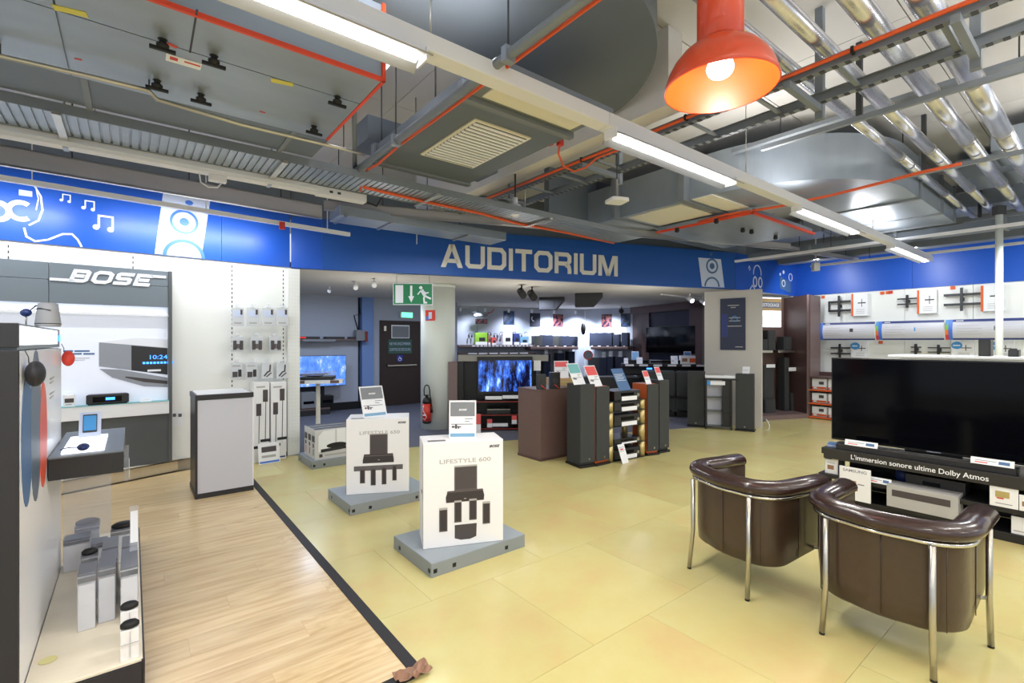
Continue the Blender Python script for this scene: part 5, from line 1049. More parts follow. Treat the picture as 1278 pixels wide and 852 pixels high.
t, w_, h_ = shelfbox(1106.5, 622, 1196, 650, .06, .105, .2, 'wide silvery soundbar carton on the bottom shelf behind the near chair', m='ink_light'); bx('picture', 'ink_dark', t, w_*.08, w_*.9, -.001, 0, h_*.5, h_*.8); bx('text_print', 'ink_light', t, w_*.1, w_*.6, -.001, 0, h_*.15, h_*.22)
bx('pedestal_block', 'stand_black', t, 0, w_, .01, .18, -.035, 0)
t, w_, h_ = shelfbox(1235, 604, 1271, 630, .0, .2755, .012, 'white picture card at the right end of the middle shelf', 'picture_card', 'sign'); bx('picture', 'gold', t, w_*.2, w_*.7, -.001, 0, h_*.45, h_*.75); bx('picture', 'red_label', t, w_*.25, w_*.5, -.0012, 0, h_*.38, h_*.44); bx('text_print', 'card_text', t, w_*.2, w_*.8, -.001, 0, h_*.15, h_*.18)
t, w_, h_ = shelfbox(1272, 620, 1290, 640, .0, .2755, .012, 'white picture card cut by the right photo edge on the shelf', 'picture_card', 'sign'); bx('picture', 'cardboard', t, w_*.2, w_*.7, -.001, 0, h_*.3, h_*.6)
t, w_, h_ = shelfbox(1130, 592, 1205, 607, -.15, .2755, .2, 'flat dark disc player on the middle shelf with blue sheen', 'disc_player', 'electronics', 'graphite'); bx('display', 'screen', t, w_*.3, w_*.6, -.001, 0, h_*.3, h_*.6)
a = WTV.hit(1128, 590, -.3)[0]; t = thing('table_speaker', 'small round blue-black speaker behind the disc player', 'speaker', WTV.pt(a, -.3, .2755)); MB().lathe([(.05, 0), (.07, .03), (.06, .1), (.03, .13)], 16).build('body', 'blue_dark', t)
t, w_, h_ = shelfbox(1262, 650, 1292, 672, -.05, .0705, .2, 'white carton on the bottom shelf cut by the right photo edge'); bx('text_print', 'ink_light', t, w_*.1, w_*.6, -.001, 0, h_*.15, h_*.22)
t, w_, h_ = shelfbox(1024.5, 551, 1044, 561, -.06, .531, .12, 'stack of blue and white leaflets at the left end of the shelf top', 'leaflet_stack', 'leaflets', 'print_pale') if False else (None, 0, 0)
t = thing('leaflet_stack', 'small stack of blue and white leaflets at the left end of the shelf top', 'leaflets', WTV.pt(.03, -.08, .531), WTV.rz+.2)
for k in range(5): bx('leaflet', 'print_pale' if k % 2 else 'card_navy', t, 0, .10, 0, .16, k*.006, k*.006+.005)

# ---------------------------------------------------------------- goods behind the television on the right
t = thing('low_gondola', 'low white gondola with flat tray top standing behind the television', 'shelf unit', WTV.pt(.35, -1.25), WTV.rz); bx('body', 'white_panel', t, 0, 2.6, 0, .5, 0, 1.42); bx('tray_top', 'white_gloss', t, -.1, 2.6, -.05, .55, 1.42, 1.45, .01)
for k, (x0, y0, x1, y1) in enumerate(((1221, 424, 1236.5, 449), (1258, 436.5, 1271.5, 449.5))):
    W_ = Wall(WTV.pt(0, -1.35)[:2], (.618, -.786)); a, b, c, d = W_.rect(x0, y0, x1, y1, 0); t = thing('bookshelf_speaker', ['taller', 'smaller'][k]+' dark bookshelf speaker on the gondola behind the television', 'loudspeaker', W_.pt(a, 0, 1.451), WTV.rz, 'bookshelf speakers'); bx('cabinet', 'graphite', t, 0, b-a, 0, .16, 0, d-1.45 if d > 1.5 else .1, .004); bx('grille', 'speaker_cloth', t, .01, b-a-.01, -.008, 0, .01, max(.08, d-1.46))
# wall mounts on the right wall
def mount(px0, py0, px1, py1, lab, kind=0, off=.06, m='graphite'):
    a, b, c, d = WR.rect(px0, py0, px1, py1, off); t = thing('wall_bracket', lab, 'television bracket', WR.pt((a+b)/2, off, (c+d)/2), WR.rz, 'television brackets on the right wall'); w_, h_ = b-a, d-c
    bx('horizontal_rail', m, t, -w_/2, w_/2, -.02, .0, h_*.16, h_*.26); bx('horizontal_rail', m, t, -w_/2, w_/2, -.02, .0, -h_*.26, -h_*.16); bx('vertical_arm', m, t, -.02, .02, -.05, -.02, -h_/2, h_/2); bx('wall_spacer', m, t, -.03, .03, 0, off, -.03, .03)
    if kind == 0: bx('end_plate', m, t, -w_/2, -w_/2+.03, -.02, 0, -h_*.26, h_*.26)
    return t
mount(1034, 369, 1062, 395, 'black rectangular television bracket, upper row, leftmost on the right wall'); mount(1120, 368, 1146, 384, 'black compact television bracket, upper row, middle of the right wall', 1); t = mount(1178, 359, 1224, 388, 'slim black and steel television bracket, upper row, right of the others', 1, m='dark_steel')
mount(1037, 429, 1061, 446, 'black television bracket, lower row, leftmost on the right wall', 1); mount(1137, 429, 1150, 443, 'small black television bracket, lower row, second on the right wall', 1); mount(1158, 430, 1186, 443, 'black television arm, lower row, third on the right wall', 1)
def wcard(px0, py0, px1, py1, lab, strip=None, logo=None, pic=True):
    a, b, c, d = WR.rect(px0, py0, px1, py1, .08); t = thing('product_card', lab, 'sign', WR.pt((a+b)/2, .08, (c+d)/2), WR.rz, 'product cards on the right wall'); w_, h_ = b-a, d-c
    bx('board', 'card_white', t, -w_/2, w_/2, 0, .08, -h_/2, h_/2, .003)
    if strip: bx('side_strip', strip, t, -w_/2-.0, -w_/2+.035, -.003, 0, -h_/2, h_/2)
    if logo: m = MB(); disc(m, -w_*.25, h_*.22, h_*.22, -.003, 0, sx=1.15); m.build('round_badge', 'sky_blue', t); bx('badge_text', 'print_white', t, -w_*.42, -w_*.1, -.0045, -.003, h_*.19, h_*.25)
    if pic: bx('bracket_picture', 'ink_dark', t, -w_*.1, w_*.38, -.002, 0, h_*.05, h_*.10); bx('bracket_picture', 'ink_dark', t, w_*.12, w_*.16, -.002, 0, -h_*.1, h_*.25)
    for k in range(3): bx('text_print', 'ink_light', t, -w_*.2, w_*.3, -.002, 0, -h_*(.22+.08*k)-.004, -h_*(.22+.08*k)+.004)
wcard(1062.5, 366, 1083, 394, 'white product card with orange edge, upper row left on the right wall', 'orange_print'); wcard(1144.5, 361.5, 1169, 391, 'white product card with orange edge, upper row middle on the right wall', 'orange_print'); wcard(1224, 355.5, 1253, 388, 'white product card with orange edge, upper row right on the right wall', 'orange_print')
wcard(1062, 426, 1083, 446, 'white card with blue round badge, lower row left on the right wall', None, True); wcard(1187, 425, 1216, 446, 'white card with blue round badge, lower row middle on the right wall', None, True); wcard(1236, 425, 1266, 448, 'white card with blue round badge behind the white pole', None, True)
for k, (px, py) in enumerate(((1027, 370.5), (1101, 365.5), (1108, 365), (1111.5, 364.5), (1189, 359), (1099, 427))):
    s, z = WR.hit(px, py, .02); o = bx('shelf_label', 'orange_print' if k != 3 else 'red_label', None, -.035, .035, -.003, 0, -.03, .03); o.location = WR.pt(s, .012, z); o.rotation_euler = (0, 0, WR.rz); tag(o, ['small orange label at the top left corner of the right wall', 'small orange label above the middle bracket, left one', 'small orange label above the middle bracket, second one', 'small red label above the middle bracket', 'small orange label above the slim bracket', 'small orange label below the second header sign'][k], 'label')
# header signs with rainbow edge
for k, (x0, x1) in enumerate(((1021.5, 1093), (1094, 1179.5), (1180.5, 1290))):
    yA, yB = ((401, 424), (396.5, 424), (392.5, 424))[k]; W_ = WR; a, _ = W_.hit(x0, 400, .3); b, _ = W_.hit(x1, 400, .3); _, zt = W_.hit(x0, yA-1.5, .3); _, zb_ = W_.hit(x0, 424, .3); zb_ = 1.63; zt = 2.0
    t = thing('category_sign', ['leftmost', 'middle', 'rightmost'][k]+' bowed sign with rainbow edge along the right wall', 'sign', W_.pt(a, .3, 0), W_.rz, 'bowed category signs'); L = b-a
    def bow(z): return -.06*math.sin(math.pi*(z-zb_)/(zt-zb_))
    N_ = 8
    def bowed(name, m, x0_, x1_, z0_, z1_, lift=0):
        mb = MB(); zz = [z0_+(z1_-z0_)*i/N_ for i in range(N_+1)]; poly = [(bow(z)-.004-lift, z) for z in zz]+[(bow(z)+.002, z) for z in zz[::-1]]; mb.prism(poly, x0_, x1_, 'x'); return mb.build(name, m, t)
    bowed('face', 'sign_grey', 0.01, L-.01, zb_, zt); bowed('top_band', 'navy_print', .0, L-.01, zt-.045, zt, .003); bowed('bottom_band', 'navy_print', 0, L-.01, zb_, zb_+.03, .003); bowed('left_band', 'print_blue', .03, .10, zb_, zt, .004)
    for i, c_ in enumerate(((214, 60, 60), (230, 120, 50), (120, 180, 80), (80, 150, 200))): bowed('rainbow_segment', mat('rainbow%d' % i, c_, .5), 0, .045, zb_+(zt-zb_)*i/4, zb_+(zt-zb_)*(i+1)/4, .006)
    bowed('product_picture', 'ink_dark' if k != 1 else 'sky_blue', L*.58, L*(.64 if k != 1 else .60), zb_+.17, zb_+.24, .002)
    for i in range(4): bowed('text_print', 'ink_light', L*.14, L*(.45-.05*(i % 2)), zb_+.10+.05*i, zb_+.106+.05*i, .002)
    bowed('title_print', 'card_white', L*.13, L*.22, zt-.03, zt-.018, .005); bx('sign_arm', 'white_panel', t, .05, .08, 0, .28, zt-.05, zt-.03); bx('sign_arm', 'white_panel', t, L-.08, L-.05, 0, .28, zt-.05, zt-.03)
# brown low shelving with orange printed cartons at the corner
q = Vector((6.2, 10.1)); W_ = Wall(tuple(q), (.618, -.786))
t = thing('brown_shelving', 'dark brown end panel and low shelving at the corner of the right wall', 'shelf unit', W_.pt(0), W_.rz)
bx('end_panel', 'wood_pilaster', t, -.04, 0, 0, .62, 0, 2.58); 
for z in (.02, .30, .58, .84): bx('shelf_board', 'wood_dark', t, 0, 1.0, 0, .55, z, z+.03)
bx('back_board', 'wood_dark', t, 0, 1.0, .55, .57, 0, .95); bx('label_rail', 'orange_print', t, 0, 1, -.005, 0, .02, .05)
for z in (.30, .58): bx('label_rail', 'orange_print', t, 0, 1, -.005, 0, z, z+.03)
for z, hh_, nm in ((.05, .2, 'bottom'), (.33, .2, 'middle'), (.61, .22, 'top')):
    for j in range(2):
        tt = thing('accessory_carton', 'white carton with orange print, %s shelf of the corner shelving, %s' % (nm, ['left', 'right'][j]), 'box', W_.pt(.03+j*.3, -.08, z), W_.rz, 'orange printed cartons'); bx('carton', 'box_white', tt, 0, .27, 0, .3, 0, hh_, .003); bx('orange_band', 'orange_print', tt, 0, .27, -.002, 0, .01, .05); bx('price_print', 'card_white', tt, .03, .09, -.003, 0, .015, .045); bx('picture', 'ink_dark', tt, .13, .22, -.002, 0, .1, .16)
# niche with speakers left of it
NB = Wall(W2(0, 0), (1, 0)); n1 = Vector((4.6, 9.6)); n2 = Vector((6.05, 11.1))
x0 = (951-CX)/F_PX*10.75; x1 = (978.5-CX)/F_PX*10.85
WN = Wall((5.0, 10.55), (1.1, .32)); 
t = thing('speaker_niche', 'dark brown display niche with steel-edged shelves beside the pale partition', 'display niche', (WN.p.x, WN.p.y, 0), WN.rz); LN = 1.16
bx('back_panel', 'wood_brown', t, -.6, LN, 0, .04, 0, 2.58)
e = Vector((6.2, 10.1)); loc = lambda v: ((v-WN.p).dot(WN.u), -(v-WN.p).dot(WN.n))
se = loc(e)
MB().prism([se, (LN, 0), (LN+.03, 0), (se[0]+.04, se[1])], 0, 2.58).build('side_panel', 'wood_dark', t)
MB().prism([(-.6, -.75), (se[0], se[1]), (LN, 0), (-.6, 0)], 0, .09).build('floor_plinth', 'wood_pilaster', t)
for (xa, xb) in ((-.15, .48), (.62, 1.08)): bx('shelf_board', 'satin_steel', t, xa, xb, -.38, 0, 1.36, 1.41)
def nb(name, lab, px0, py0, px1, py1, off, cat='loudspeaker', m='speaker_black', z=None, dep=.18, tagp=None, round_=False, group='speakers in the brown niche'):
    a, b, c, d = WN.rect(px0, py0, px1, py1, off); z0 = c if z is None else z; t = thing(name, lab, cat, WN.pt((a+b)/2, off, z0), WN.rz, group); w_ = b-a; bx('cabinet', m, t, -w_/2, w_/2, 0, dep, 0, d-z0, .004); bx('grille', 'speaker_cloth', t, -w_*.42, w_*.42, -.008, 0, .02, d-z0-.02)
    if tagp: bx('price_label', 'card_white', t, -w_*.3, w_*.5, -.03, -.026, tagp, tagp+.07)
    return t
nb('bookshelf_speaker', 'tall dark speaker standing on the left steel-edged niche shelf', 958, 412, 968, 437, .25, z=1.411); nb('bookshelf_speaker', 'low dark receiver box on the left steel-edged niche shelf', 951, 423, 958, 437, .25, 'receiver', z=1.411); nb('bookshelf_speaker', 'wide dark speaker on the right steel-edged niche shelf', 978, 420, 997, 437, .25, z=1.411)
nb('subwoofer', 'squat black subwoofer on the niche floor at left', 955, 498, 968, 518, .45, z=.091, dep=.3); nb('tower_speaker', 'slim black tower speaker in the left part of the niche', 952.5, 456, 966, 498, .3, z=.091, tagp=.95); nb('tower_speaker', 'slim black tower speaker, left of the pair in the right part of the niche', 979, 446, 985, 514, .3, z=.091); nb('tower_speaker', 'slim black tower speaker, right of the pair in the niche', 998, 446, 1004, 514, .3, z=.091); nb('subwoofer', 'black subwoofer between the two slim towers', 987, 490, 996, 514, .3, z=.091)
a, b, c, d = WN.rect(985, 458, 996, 463, .42); t = thing('price_holder', 'white price holder between the slim towers in the niche', 'price holder', WN.pt((a+b)/2, .3, c), WN.rz); bx('plate', 'card_white', t, -.1, .1, -.09, -.086, 0, .08); bx('arm', 'dark_steel', t, -.02, .02, -.086, .3, .03, .05)
a, b, c, d = WN.rect(951.5, 371, 975, 408, .04); t = thing('light_poster', 'backlit white and orange poster lettered DESTOCKAGE in the brown niche', 'poster', WN.pt(a, .04, c), WN.rz); w_, h_ = b-a, d-c; bx('board', 'light_panel', t, -.12, w_, 0, .03, 0, h_); bx('orange_field', 'pale_wood', t, -.12, w_, -.004, 0, h_*.55, h_*.96); bx('title_band', 'card_text', t, -.08, w_-.02, -.006, -.004, h_*.64, h_*.84); text('title_print', 'DESTOCKAGE', 'card_white', t, -.06, h_*.69, .1, -.007, w_, .02)
for k in range(4): bx('text_print', 'ink_light', t, 0, w_*.6, -.003, 0, h_*(.12+.07*k), h_*(.135+.07*k))

# pale partition with navy poster and audio rack
WP = Wall((3.82, 9.55), (.80, -.60)); LP = 1.0
t = thing('partition_panel', 'pale grey free-standing partition between listening room and niche', 'partition', WP.pt(0), WP.rz); bx('panel', mat('partition', (196, 192, 186), .7), t, -.02, LP, 0, .10, 0, 2.575, .003)
a, b, c, d = WP.rect(899, 372, 930.5, 436.5, .01); t = thing('navy_poster', 'dark navy poster with small white text on the pale partition', 'poster', WP.pt(a, .005, c), WP.rz); w_, h_ = b-a, d-c; bx('sheet', mat('poster_navy', (38, 46, 72), .35), t, 0, w_, -.01, 0, 0, h_); 
for (u0, u1, v) in ((.3, .75, .86), (.42, .62, .82), (.35, .8, .62), (.35, .8, .56), (.3, .85, .46), (.6, .9, .06)): bx('text_print', 'ink_light', t, w_*u0, w_*u1, -.012, -.01, h_*v-.008, h_*v+.008)
m = MB(); ring(m, w_*.57, h_*.6, .05, .012, -.012, -.01); m.build('ring_print', 'sky_blue', t); bx('picture_print', 'navy_print', t, w_*.06, w_*.3, -.011, -.01, h_*.25, h_*.7)
WQ = Wall((3.55, 8.98), (.93, -.37))
def fq(name, lab, px0, px1, ytop, ybot, dep, off=0, group=None, m='speaker_black'):
    pA_ = FL(px0, ybot[0]); pB_ = FL(px1, ybot[1]); v = Vector(pB_)-Vector(pA_); rz = math.atan2(v.y, v.x); Ym = (pA_[1]+pB_[1])/2; h_ = H-(ytop-CY)/F_PX*Ym
    return thing(name, lab, 'loudspeaker', (pA_[0], pA_[1], 0), rz, group), v.length, h_
def tower(name, lab, px0, px1, ytop, ybot, dep, group, side=None, front='speaker_cloth'):
    t, w_, h_ = fq(name, lab, px0, px1, ytop, ybot, dep, group=group)
    bx('cabinet', side or 'speaker_black', t, 0.004, w_-.004, .012, dep, .025, h_, .004); bx('grille', front, t, .0, w_, -.008, .012, .04, h_, .004); bx('plinth', 'black', t, -.012, w_+.012, -.02, dep+.01, 0, .025, .003); bx('badge', 'satin_steel', t, w_*.5-.012, w_*.5+.012, -.011, -.008, .07, .085)
    return t, w_, h_
GT = 'floor-standing speakers'
tower('tower_speaker', 'wide black floor speaker at the right end of the rack on the pale partition', 918, 941, 466.5, (537, 539), .2, GT)
tower('tower_speaker', 'black floor speaker at the left end of the rack by the partition', 858, 879, 463.7, (532, 533.5), .3, GT)
t, w_, h_ = fq('audio_rack', 'black audio rack with glass shelves before the pale partition', 880, 914, 472, (535, 537), .4); t['category'] = 'rack'
for x in (0, w_-.03): bx('post', 'stand_black', t, x, x+.03, 0, .03, 0, h_, .003); bx('post', 'stand_black', t, x, x+.03, .17, .20, 0, h_, .003)
bx('top_board', 'stand_black', t, -.02, w_+.1, -.01, .22, h_-.03, h_, .003)
for z in (.05, .33, .58): bx('glass_shelf', 'glass_shelf', t, 0, w_, 0, .2, z, z+.012)
bx('inner_back', 'sign_grey', t, .04, w_-.18, .18, .185, .06, h_-.1); bx('side_column', 'stand_black', t, w_-.16, w_-.03, .02, .19, .05, h_-.03); bx('price_label', 'card_white', t, .03, w_-.12, -.015, -.012, h_-.12, h_-.05); bx('price_label_mark', 'sky_blue', t, .03, .09, -.017, -.015, h_-.12, h_-.05)
rk = t; v = Vector(FL(880, 535)); t = thing('brochure_pile', 'white brochures and receiver carton lying on top of the black rack', 'leaflets', (v.x, v.y, h_+.001), rk.rotation_euler.z); bx('receiver_box', 'card_white', t, .0, w_+.05, .02, .2, 0, .05, .004); bx('brochure', 'ink_light', t, .05, w_*.7, .02, .18, .05, .056)
v = Vector(FL(930, 538)); card('small_card', 'small white card on the wide black floor speaker by the partition', (v.x+.05, v.y+.08, H-(466.5-CY)/F_PX*v.y+.002), WP.rz, .12, .13, None, tilt=.3, pic=False, lines=2)
x, y = FL(957, 537); t = thing('power_cord', 'white power cord curling up beside the partition foot', 'cable', (x, y, 0)); MB().tube([(-.03, 0, .01), (.02, -.02, .01), (.05, 0, .08), (.03, .02, .16), (0, .03, .2)], .006, 6).build('cord', 'white_gloss', t)

# ---------------------------------------------------------------- centre island: counter, towers, rack
p = Vector(FL(674.5, 576)); t = thing('brown_counter', 'dark brown wood-grain counter cube at the left of the speaker group', 'counter', (p.x, p.y, 0), RZ)
bx('body', 'wood_brown', t, .006, .70, .006, .48, .03, .94, .003); bx('plinth', 'wood_dark', t, 0, .706, 0, .486, 0, .035, .002); bx('top_board', 'wood_brown', t, 0, .706, 0, .486, .94, .955, .002)
def onc(px, py, z=.955): return FL(px, py, z)
for k, (px, py, w_, h_, m_, lab) in enumerate(((677, 484, .12, .2, 'speaker_black', 'small dark cube speaker on the brown counter, left one'), (694, 484, .14, .22, 'screen_frame', 'black device with red cable on the brown counter'))):
    x, y = FL(px, 487-k, .955); t = thing('desktop_speaker', lab, 'loudspeaker', (x, y+.12, .956), .1); bx('body', m_, t, -w_/2, w_/2, 0, .12, 0, h_, .005); MB().tube([(-.01, -.0, .06), (.02, -.03, .03), (.05, -.02, .005)], .006, 6).build('red_cable', 'red_label', t); m = MB(); disc(m, 0, h_*.5, .035, -.004, 0); m.build('cone', 'graphite', t)
x, y, z = ATY(712, 489, 7.3); t = thing('wooden_box', 'pale wooden box behind the brown counter and the wide tower', 'box', (x-.1, y, 0), .1); bx('body', 'pale_wood', t, -.22, .22, 0, .3, 0, H-(472-CY)/F_PX*7.3, .003); bx('lid_edge', 'gold', t, -.225, .225, -.004, .0, .98, 1.0)
zt_ = H-(472-CY)/F_PX*7.3; card('card_sign', 'red and white card on the pale box behind the brown counter', (x-.13, y+.05, zt_+.002), .1, .22, .26, 'card_red', None, .1, headfrac=.35)
GI = 'tower speakers of the centre group'
def tow2(lab, pxL, pyL, pxR, pyR, ytop, dep, side):
    pA_ = Vector(FL(pxL, pyL)); pB_ = Vector(FL(pxR, pyR)); v = pB_-pA_; rz = math.atan2(v.y, v.x); h_ = H-(ytop-CY)/F_PX*pA_.y
    t = thing('tower_speaker', lab, 'loudspeaker', (pA_.x, pA_.y, 0), rz, GI); w_ = v.length
    bx('cabinet', side, t, .003, w_-.003, .014, dep, .03, h_, .004); bx('grille', 'speaker_cloth', t, .0, w_, -.01, .013, .06, h_, .005); bx('plinth', 'black', t, -.012, w_+.012, -.02, dep+.01, 0, .03, .003); bx('badge', 'satin_steel', t, w_*.6-.01, w_*.6+.01, -.013, -.01, .09, .115)
    return (pA_, rz, w_, h_)
T1 = tow2('broad black tower speaker, leftmost of the centre group, with teal card', 724, 584.2, 742, 581.5, 480, .30, 'speaker_black')
T2 = tow2('cherry-sided tower speaker with red card, second in the centre group', 744, 581.5, 760, 578, 482.5, .30, 'cherry')
T3 = tow2('cherry-sided tower speaker right of the component rack', 807.8, 568.6, 821.5, 566.8, 479.5, .32, 'cherry')
T4 = tow2('black tower speaker, rightmost of the centre group', 822.5, 565.5, 834.5, 563.2, 474.5, .28, 'speaker_black')
def on(T, x, y): return lp(T[0], T[1], x, y, T[3]+.001)
card('card_sign', 'teal headed card leaning on the leftmost tower of the centre group', on(T1, .02, .03), RZ, .21, .30, 'card_teal', None, .5, headfrac=.47, group='cards on the centre towers')
card('card_sign', 'red headed card leaning on the second tower of the centre group', on(T2, .05, .03), RZ, .21, .30, 'card_red', None, .5, headfrac=.47, group='cards on the centre towers')
card('card_sign', 'small red headed card on the cherry tower right of the rack', on(T3, .06, .03), RZ, .12, .20, 'card_red', None, .4, headfrac=.45, group='cards on the centre towers', pic=False)
card('card_sign', 'small red headed card on the rightmost black tower', on(T4, .08, .03), RZ, .12, .20, 'card_red', None, .4, headfrac=.45, group='cards on the centre towers', pic=False)
pA_ = Vector(FL(760.5, 578)); pB_ = Vector(FL(806.5, 569.5)); v = pB_-pA_; rz = math.atan2(v.y, v.x); w_ = v.length
t = thing('component_rack', 'hi-fi component rack with four golden corner posts in the centre group', 'rack', (pA_.x, pA_.y, 0), rz)
zz = [.012, .22, .46, .66, .80]
for x in (0, w_-.095):
    for y in (0, .32):
        for k in range(4): MB().prism([(x+.095/2+.047*math.cos(q), y+.047+.047*math.sin(q)) for q in [2*math.pi*i/16 for i in range(16)]], zz[k]+.004, zz[k+1]-.004, sm=True).build('golden_post', 'gold', t)
for z in zz: bx('rack_shelf', 'glass_shelf' if z != zz[0] else 'stand_black', t, .0, w_, 0, .41, z-.004, z+.004)
GC = 'hi-fi components in the golden rack'
for k, (z, hh_, lab) in enumerate(((.016, .14, 'lowest black component in the golden-post rack'), (.25, .07, 'thin black disc player in the golden-post rack, second from below'), (.464, .15, 'black amplifier in the golden-post rack, third from below'), (.664, .12, 'black tuner in the golden-post rack, just below the top'), (.804, .13, 'black amplifier on top of the golden-post rack'))):
    zz_ = z if k != 1 else .224; tt = thing('hifi_component', lab, 'hi-fi component', lp(pA_, rz, .105, .02, zz_), rz, GC); bx('case', 'screen_frame', tt, 0, w_-.21, 0, .34, .008, hh_, .004); bx('front_plate', 'graphite', tt, .0, w_-.21, -.006, 0, .01, hh_-.002, .002); bx('display', 'screen', tt, .12, w_-.33, -.008, -.006, hh_*.5, hh_*.8)
    m = MB(); disc(m, w_-.26, hh_*.5, .022, -.02, -.006); m.build('knob', 'satin_steel', tt); bx('price_label', 'card_white', tt, .13, w_-.28, -.014, -.010, .0, .055 if k != 1 else .02)
    for xx in (.03, w_-.27): bx('foot', 'black_rubber', tt, xx, xx+.03, .03, .3, 0, .008)
card('card_sign', 'navy information card leaning on top of the golden-post rack', lp(pA_, rz, w_*.5, .05, .935), RZ, .24, .33, None, None, .5, bg='card_navy', pic=False, lines=5, group='cards on the centre towers', headfrac=.2)
x, y = FL(781, 578); t = card('card_sign', 'white leaflet card leaning against the foot of the golden-post rack', (x, y, .002), RZ, .13, .25, None, None, .35, pic=False, lines=4, headfrac=.1); bx('red_print', 'card_red', t, -.03, .02, -.0012, 0, .17, .19)
# cardboard box and dark desk on the right in the listening room
x, y = FL(852, 507); t = thing('cardboard_box', 'brown cardboard box with two drawers-like flaps on the listening room floor', 'box', (x-.1, y, 0)); bx('box', 'cardboard', t, -.2, .2, 0, .3, 0, .30, .004); bx('flap_line', 'wood_dark', t, -.2, .2, -.002, 0, .145, .152); bx('print', 'ink_light', t, -.06, .06, -.002, 0, .2, .23)
# listening room television block
Yt = 8.75
def tvx(px): return (px-CX)/F_PX*Yt
def tvz(py): return H-(py-CY)/F_PX*Yt
t = thing('television_stand', 'black television stand with red-edged shelves behind the near cartons', 'shelf unit', (tvx(578), Yt, 0), .05)
bw = tvx(672)-tvx(578); bx('back_panel', 'screen_frame', t, 0, bw, .35, .4, 0, tvz(443)); bx('top_bar', mat('bar_grey', (150, 148, 140), .6), t, -.1, bw+.2, .1, .14, tvz(451), tvz(443)); bx('side_panel', 'wood_pilaster', t, -.27, -.11, .05, .35, 0, tvz(451.5)); bx('side_panel_dark', 'screen_frame', t, -.11, 0, .1, .35, 0, tvz(451))
for py in (499.5, 516, 533): bx('shelf_board', 'screen_frame', t, 0, bw, -.1, .35, tvz(py)-.03, tvz(py)); bx('shelf_edge', 'red_edge', t, 0, bw, -.106, -.1, tvz(py)-.025, tvz(py)-.005)
for (px, py, w_, m_) in ((616, 497, .3, 'card_white'), (638, 496, .32, 'card_white'), (624, 530.5, .28, 'card_white')): tagstrip(t, tvx(px)-tvx(578), tvz(py)+.02, w_, .06, -.107)
for (px, py) in ((611, 527), (641.5, 523)): tagstrip(t, tvx(px)-tvx(578), tvz(py), .09, .15, -.109); bx('red_label', 'card_red', t, tvx(px)-tvx(578)-.045, tvx(px)-tvx(578)+.045, -.114, -.111, tvz(py)+.0, tvz(py)+.075)
bx('hanging_notice', 'card_white', t, tvx(667)-tvx(578), tvx(676)-tvx(578), .09, .095, tvz(463), tvz(450))
t = thing('forest_television', 'television showing a blue forest scene in the listening room', 'television', (tvx(595), Yt+.06, tvz(493)), .05); w_, h_ = tvx(665)-tvx(595), tvz(445)-tvz(493); bx('frame', 'screen_frame', t, 0, w_, 0, .05, 0, h_, .004); bx('screen', 'screen_forest', t, .03, w_-.02, -.003, 0, .06, h_-.07); bx('foot', 'screen_frame', t, w_*.3, w_*.7, -.02, .15, -.02, 0); bx('neck', 'screen_frame', t, w_*.45, w_*.55, .03, .05, tvz(499.5)-tvz(493), -.02)
t = thing('disc_player', 'slim dark player on the middle red-edged shelf', 'electronics', (tvx(608), Yt-.02, tvz(516)+.001), .05); bx('case', 'graphite', t, 0, .42, 0, .2, 0, .09, .004); bx('front_trim', 'satin_steel', t, 0, .42, -.003, 0, .07, .08)
x, y, z = ATY(598, 540, 8.2); t = thing('floor_card', 'red and white card leaning behind the near white carton', 'sign', (tvx(597), 8.35, 0), 0); bx('plate', 'card_white', t, -.05, .07, 0, .005, 0, .35); bx('red_print', 'card_red', t, -.05, .07, -.002, 0, .17, .35)
# ---------------------------------------------------------------- listening room, left part
W_ = WD
a, b, c, d = WD.rect(369, 443.5, 432, 482, .35)
t = thing('snow_television', 'bright television with a blue snowy picture at the left back wall', 'television', WD.pt(a, .35, c), WD.rz); bx('frame', 'screen_frame', t, 0, b-a, 0, .05, 0, d-c, .004); bx('screen', 'screen_snow', t, .01, b-a-.01, -.003, 0, .01, d-c-.01); bx('wall_arm', 'dark_steel', t, .5, .6, .05, .34, .2, .3)
t = thing('wall_ledge', 'dark ledge with red lights along the left back wall', 'shelf', WD.pt(0, .0, 0), WD.rz); a, b, c, d = WD.rect(366, 417, 459, 425, .25); bx('ledge_board', 'wood_brown', t, a, b, -.25, 0, c, c+.04); bx('label_rail', 'card_grey', t, a+.2, a+.9, -.255, -.25, c-.02, c+.03); bx('cable_box', 'card_grey', t, b-.28, b-.08, -.28, -.1, c, c+.25); bx('red_edge', 'red_edge', t, b-.06, b, -.26, -.05, c-.02, c+.22); 
for k in range(5): bx('status_light', 'led_red', t, a+.12+k*.03, a+.135+k*.03, -.262, -.252, c+.06, c+.075)
GA = 'players on the dark ledge'
for k in range(3):
    s = a+.15+k*.55; tt = thing('disc_player', 'flat black player on the dark ledge, %s of three' % ORD[k].split()[0], 'electronics', WD.pt(s, .22, c+.041), WD.rz, GA); bx('case', 'graphite', tt, 0, .42, 0, .2, 0, .05, .004)
MB().tube([(b-.15, -.03, c+.25), (b-.25, -.03, c+.6), (b-.1, -.03, 1.95+.3), (b-.14, -.03, 2.6)], .012, 6).build('hanging_cable', 'black_rubber', t)
a, b, c, d = WD.rect(374, 486, 412, 514, .5); t = thing('dark_cabinet', 'dark low cabinet with devices under the snowy television', 'cabinet', WD.pt(a, .5, 0), WD.rz); bx('body', 'graphite_matt', t, 0, b-a, 0, .45, 0, .12); bx('shelf_board', 'wood_brown', t, 0, b-a, 0, .45, .12, .15); bx('back', 'room_navy', t, 0, b-a, .4, .45, .15, .9); bx('shelf_board', 'wood_brown', t, 0, b-a, 0, .45, .87, .90)
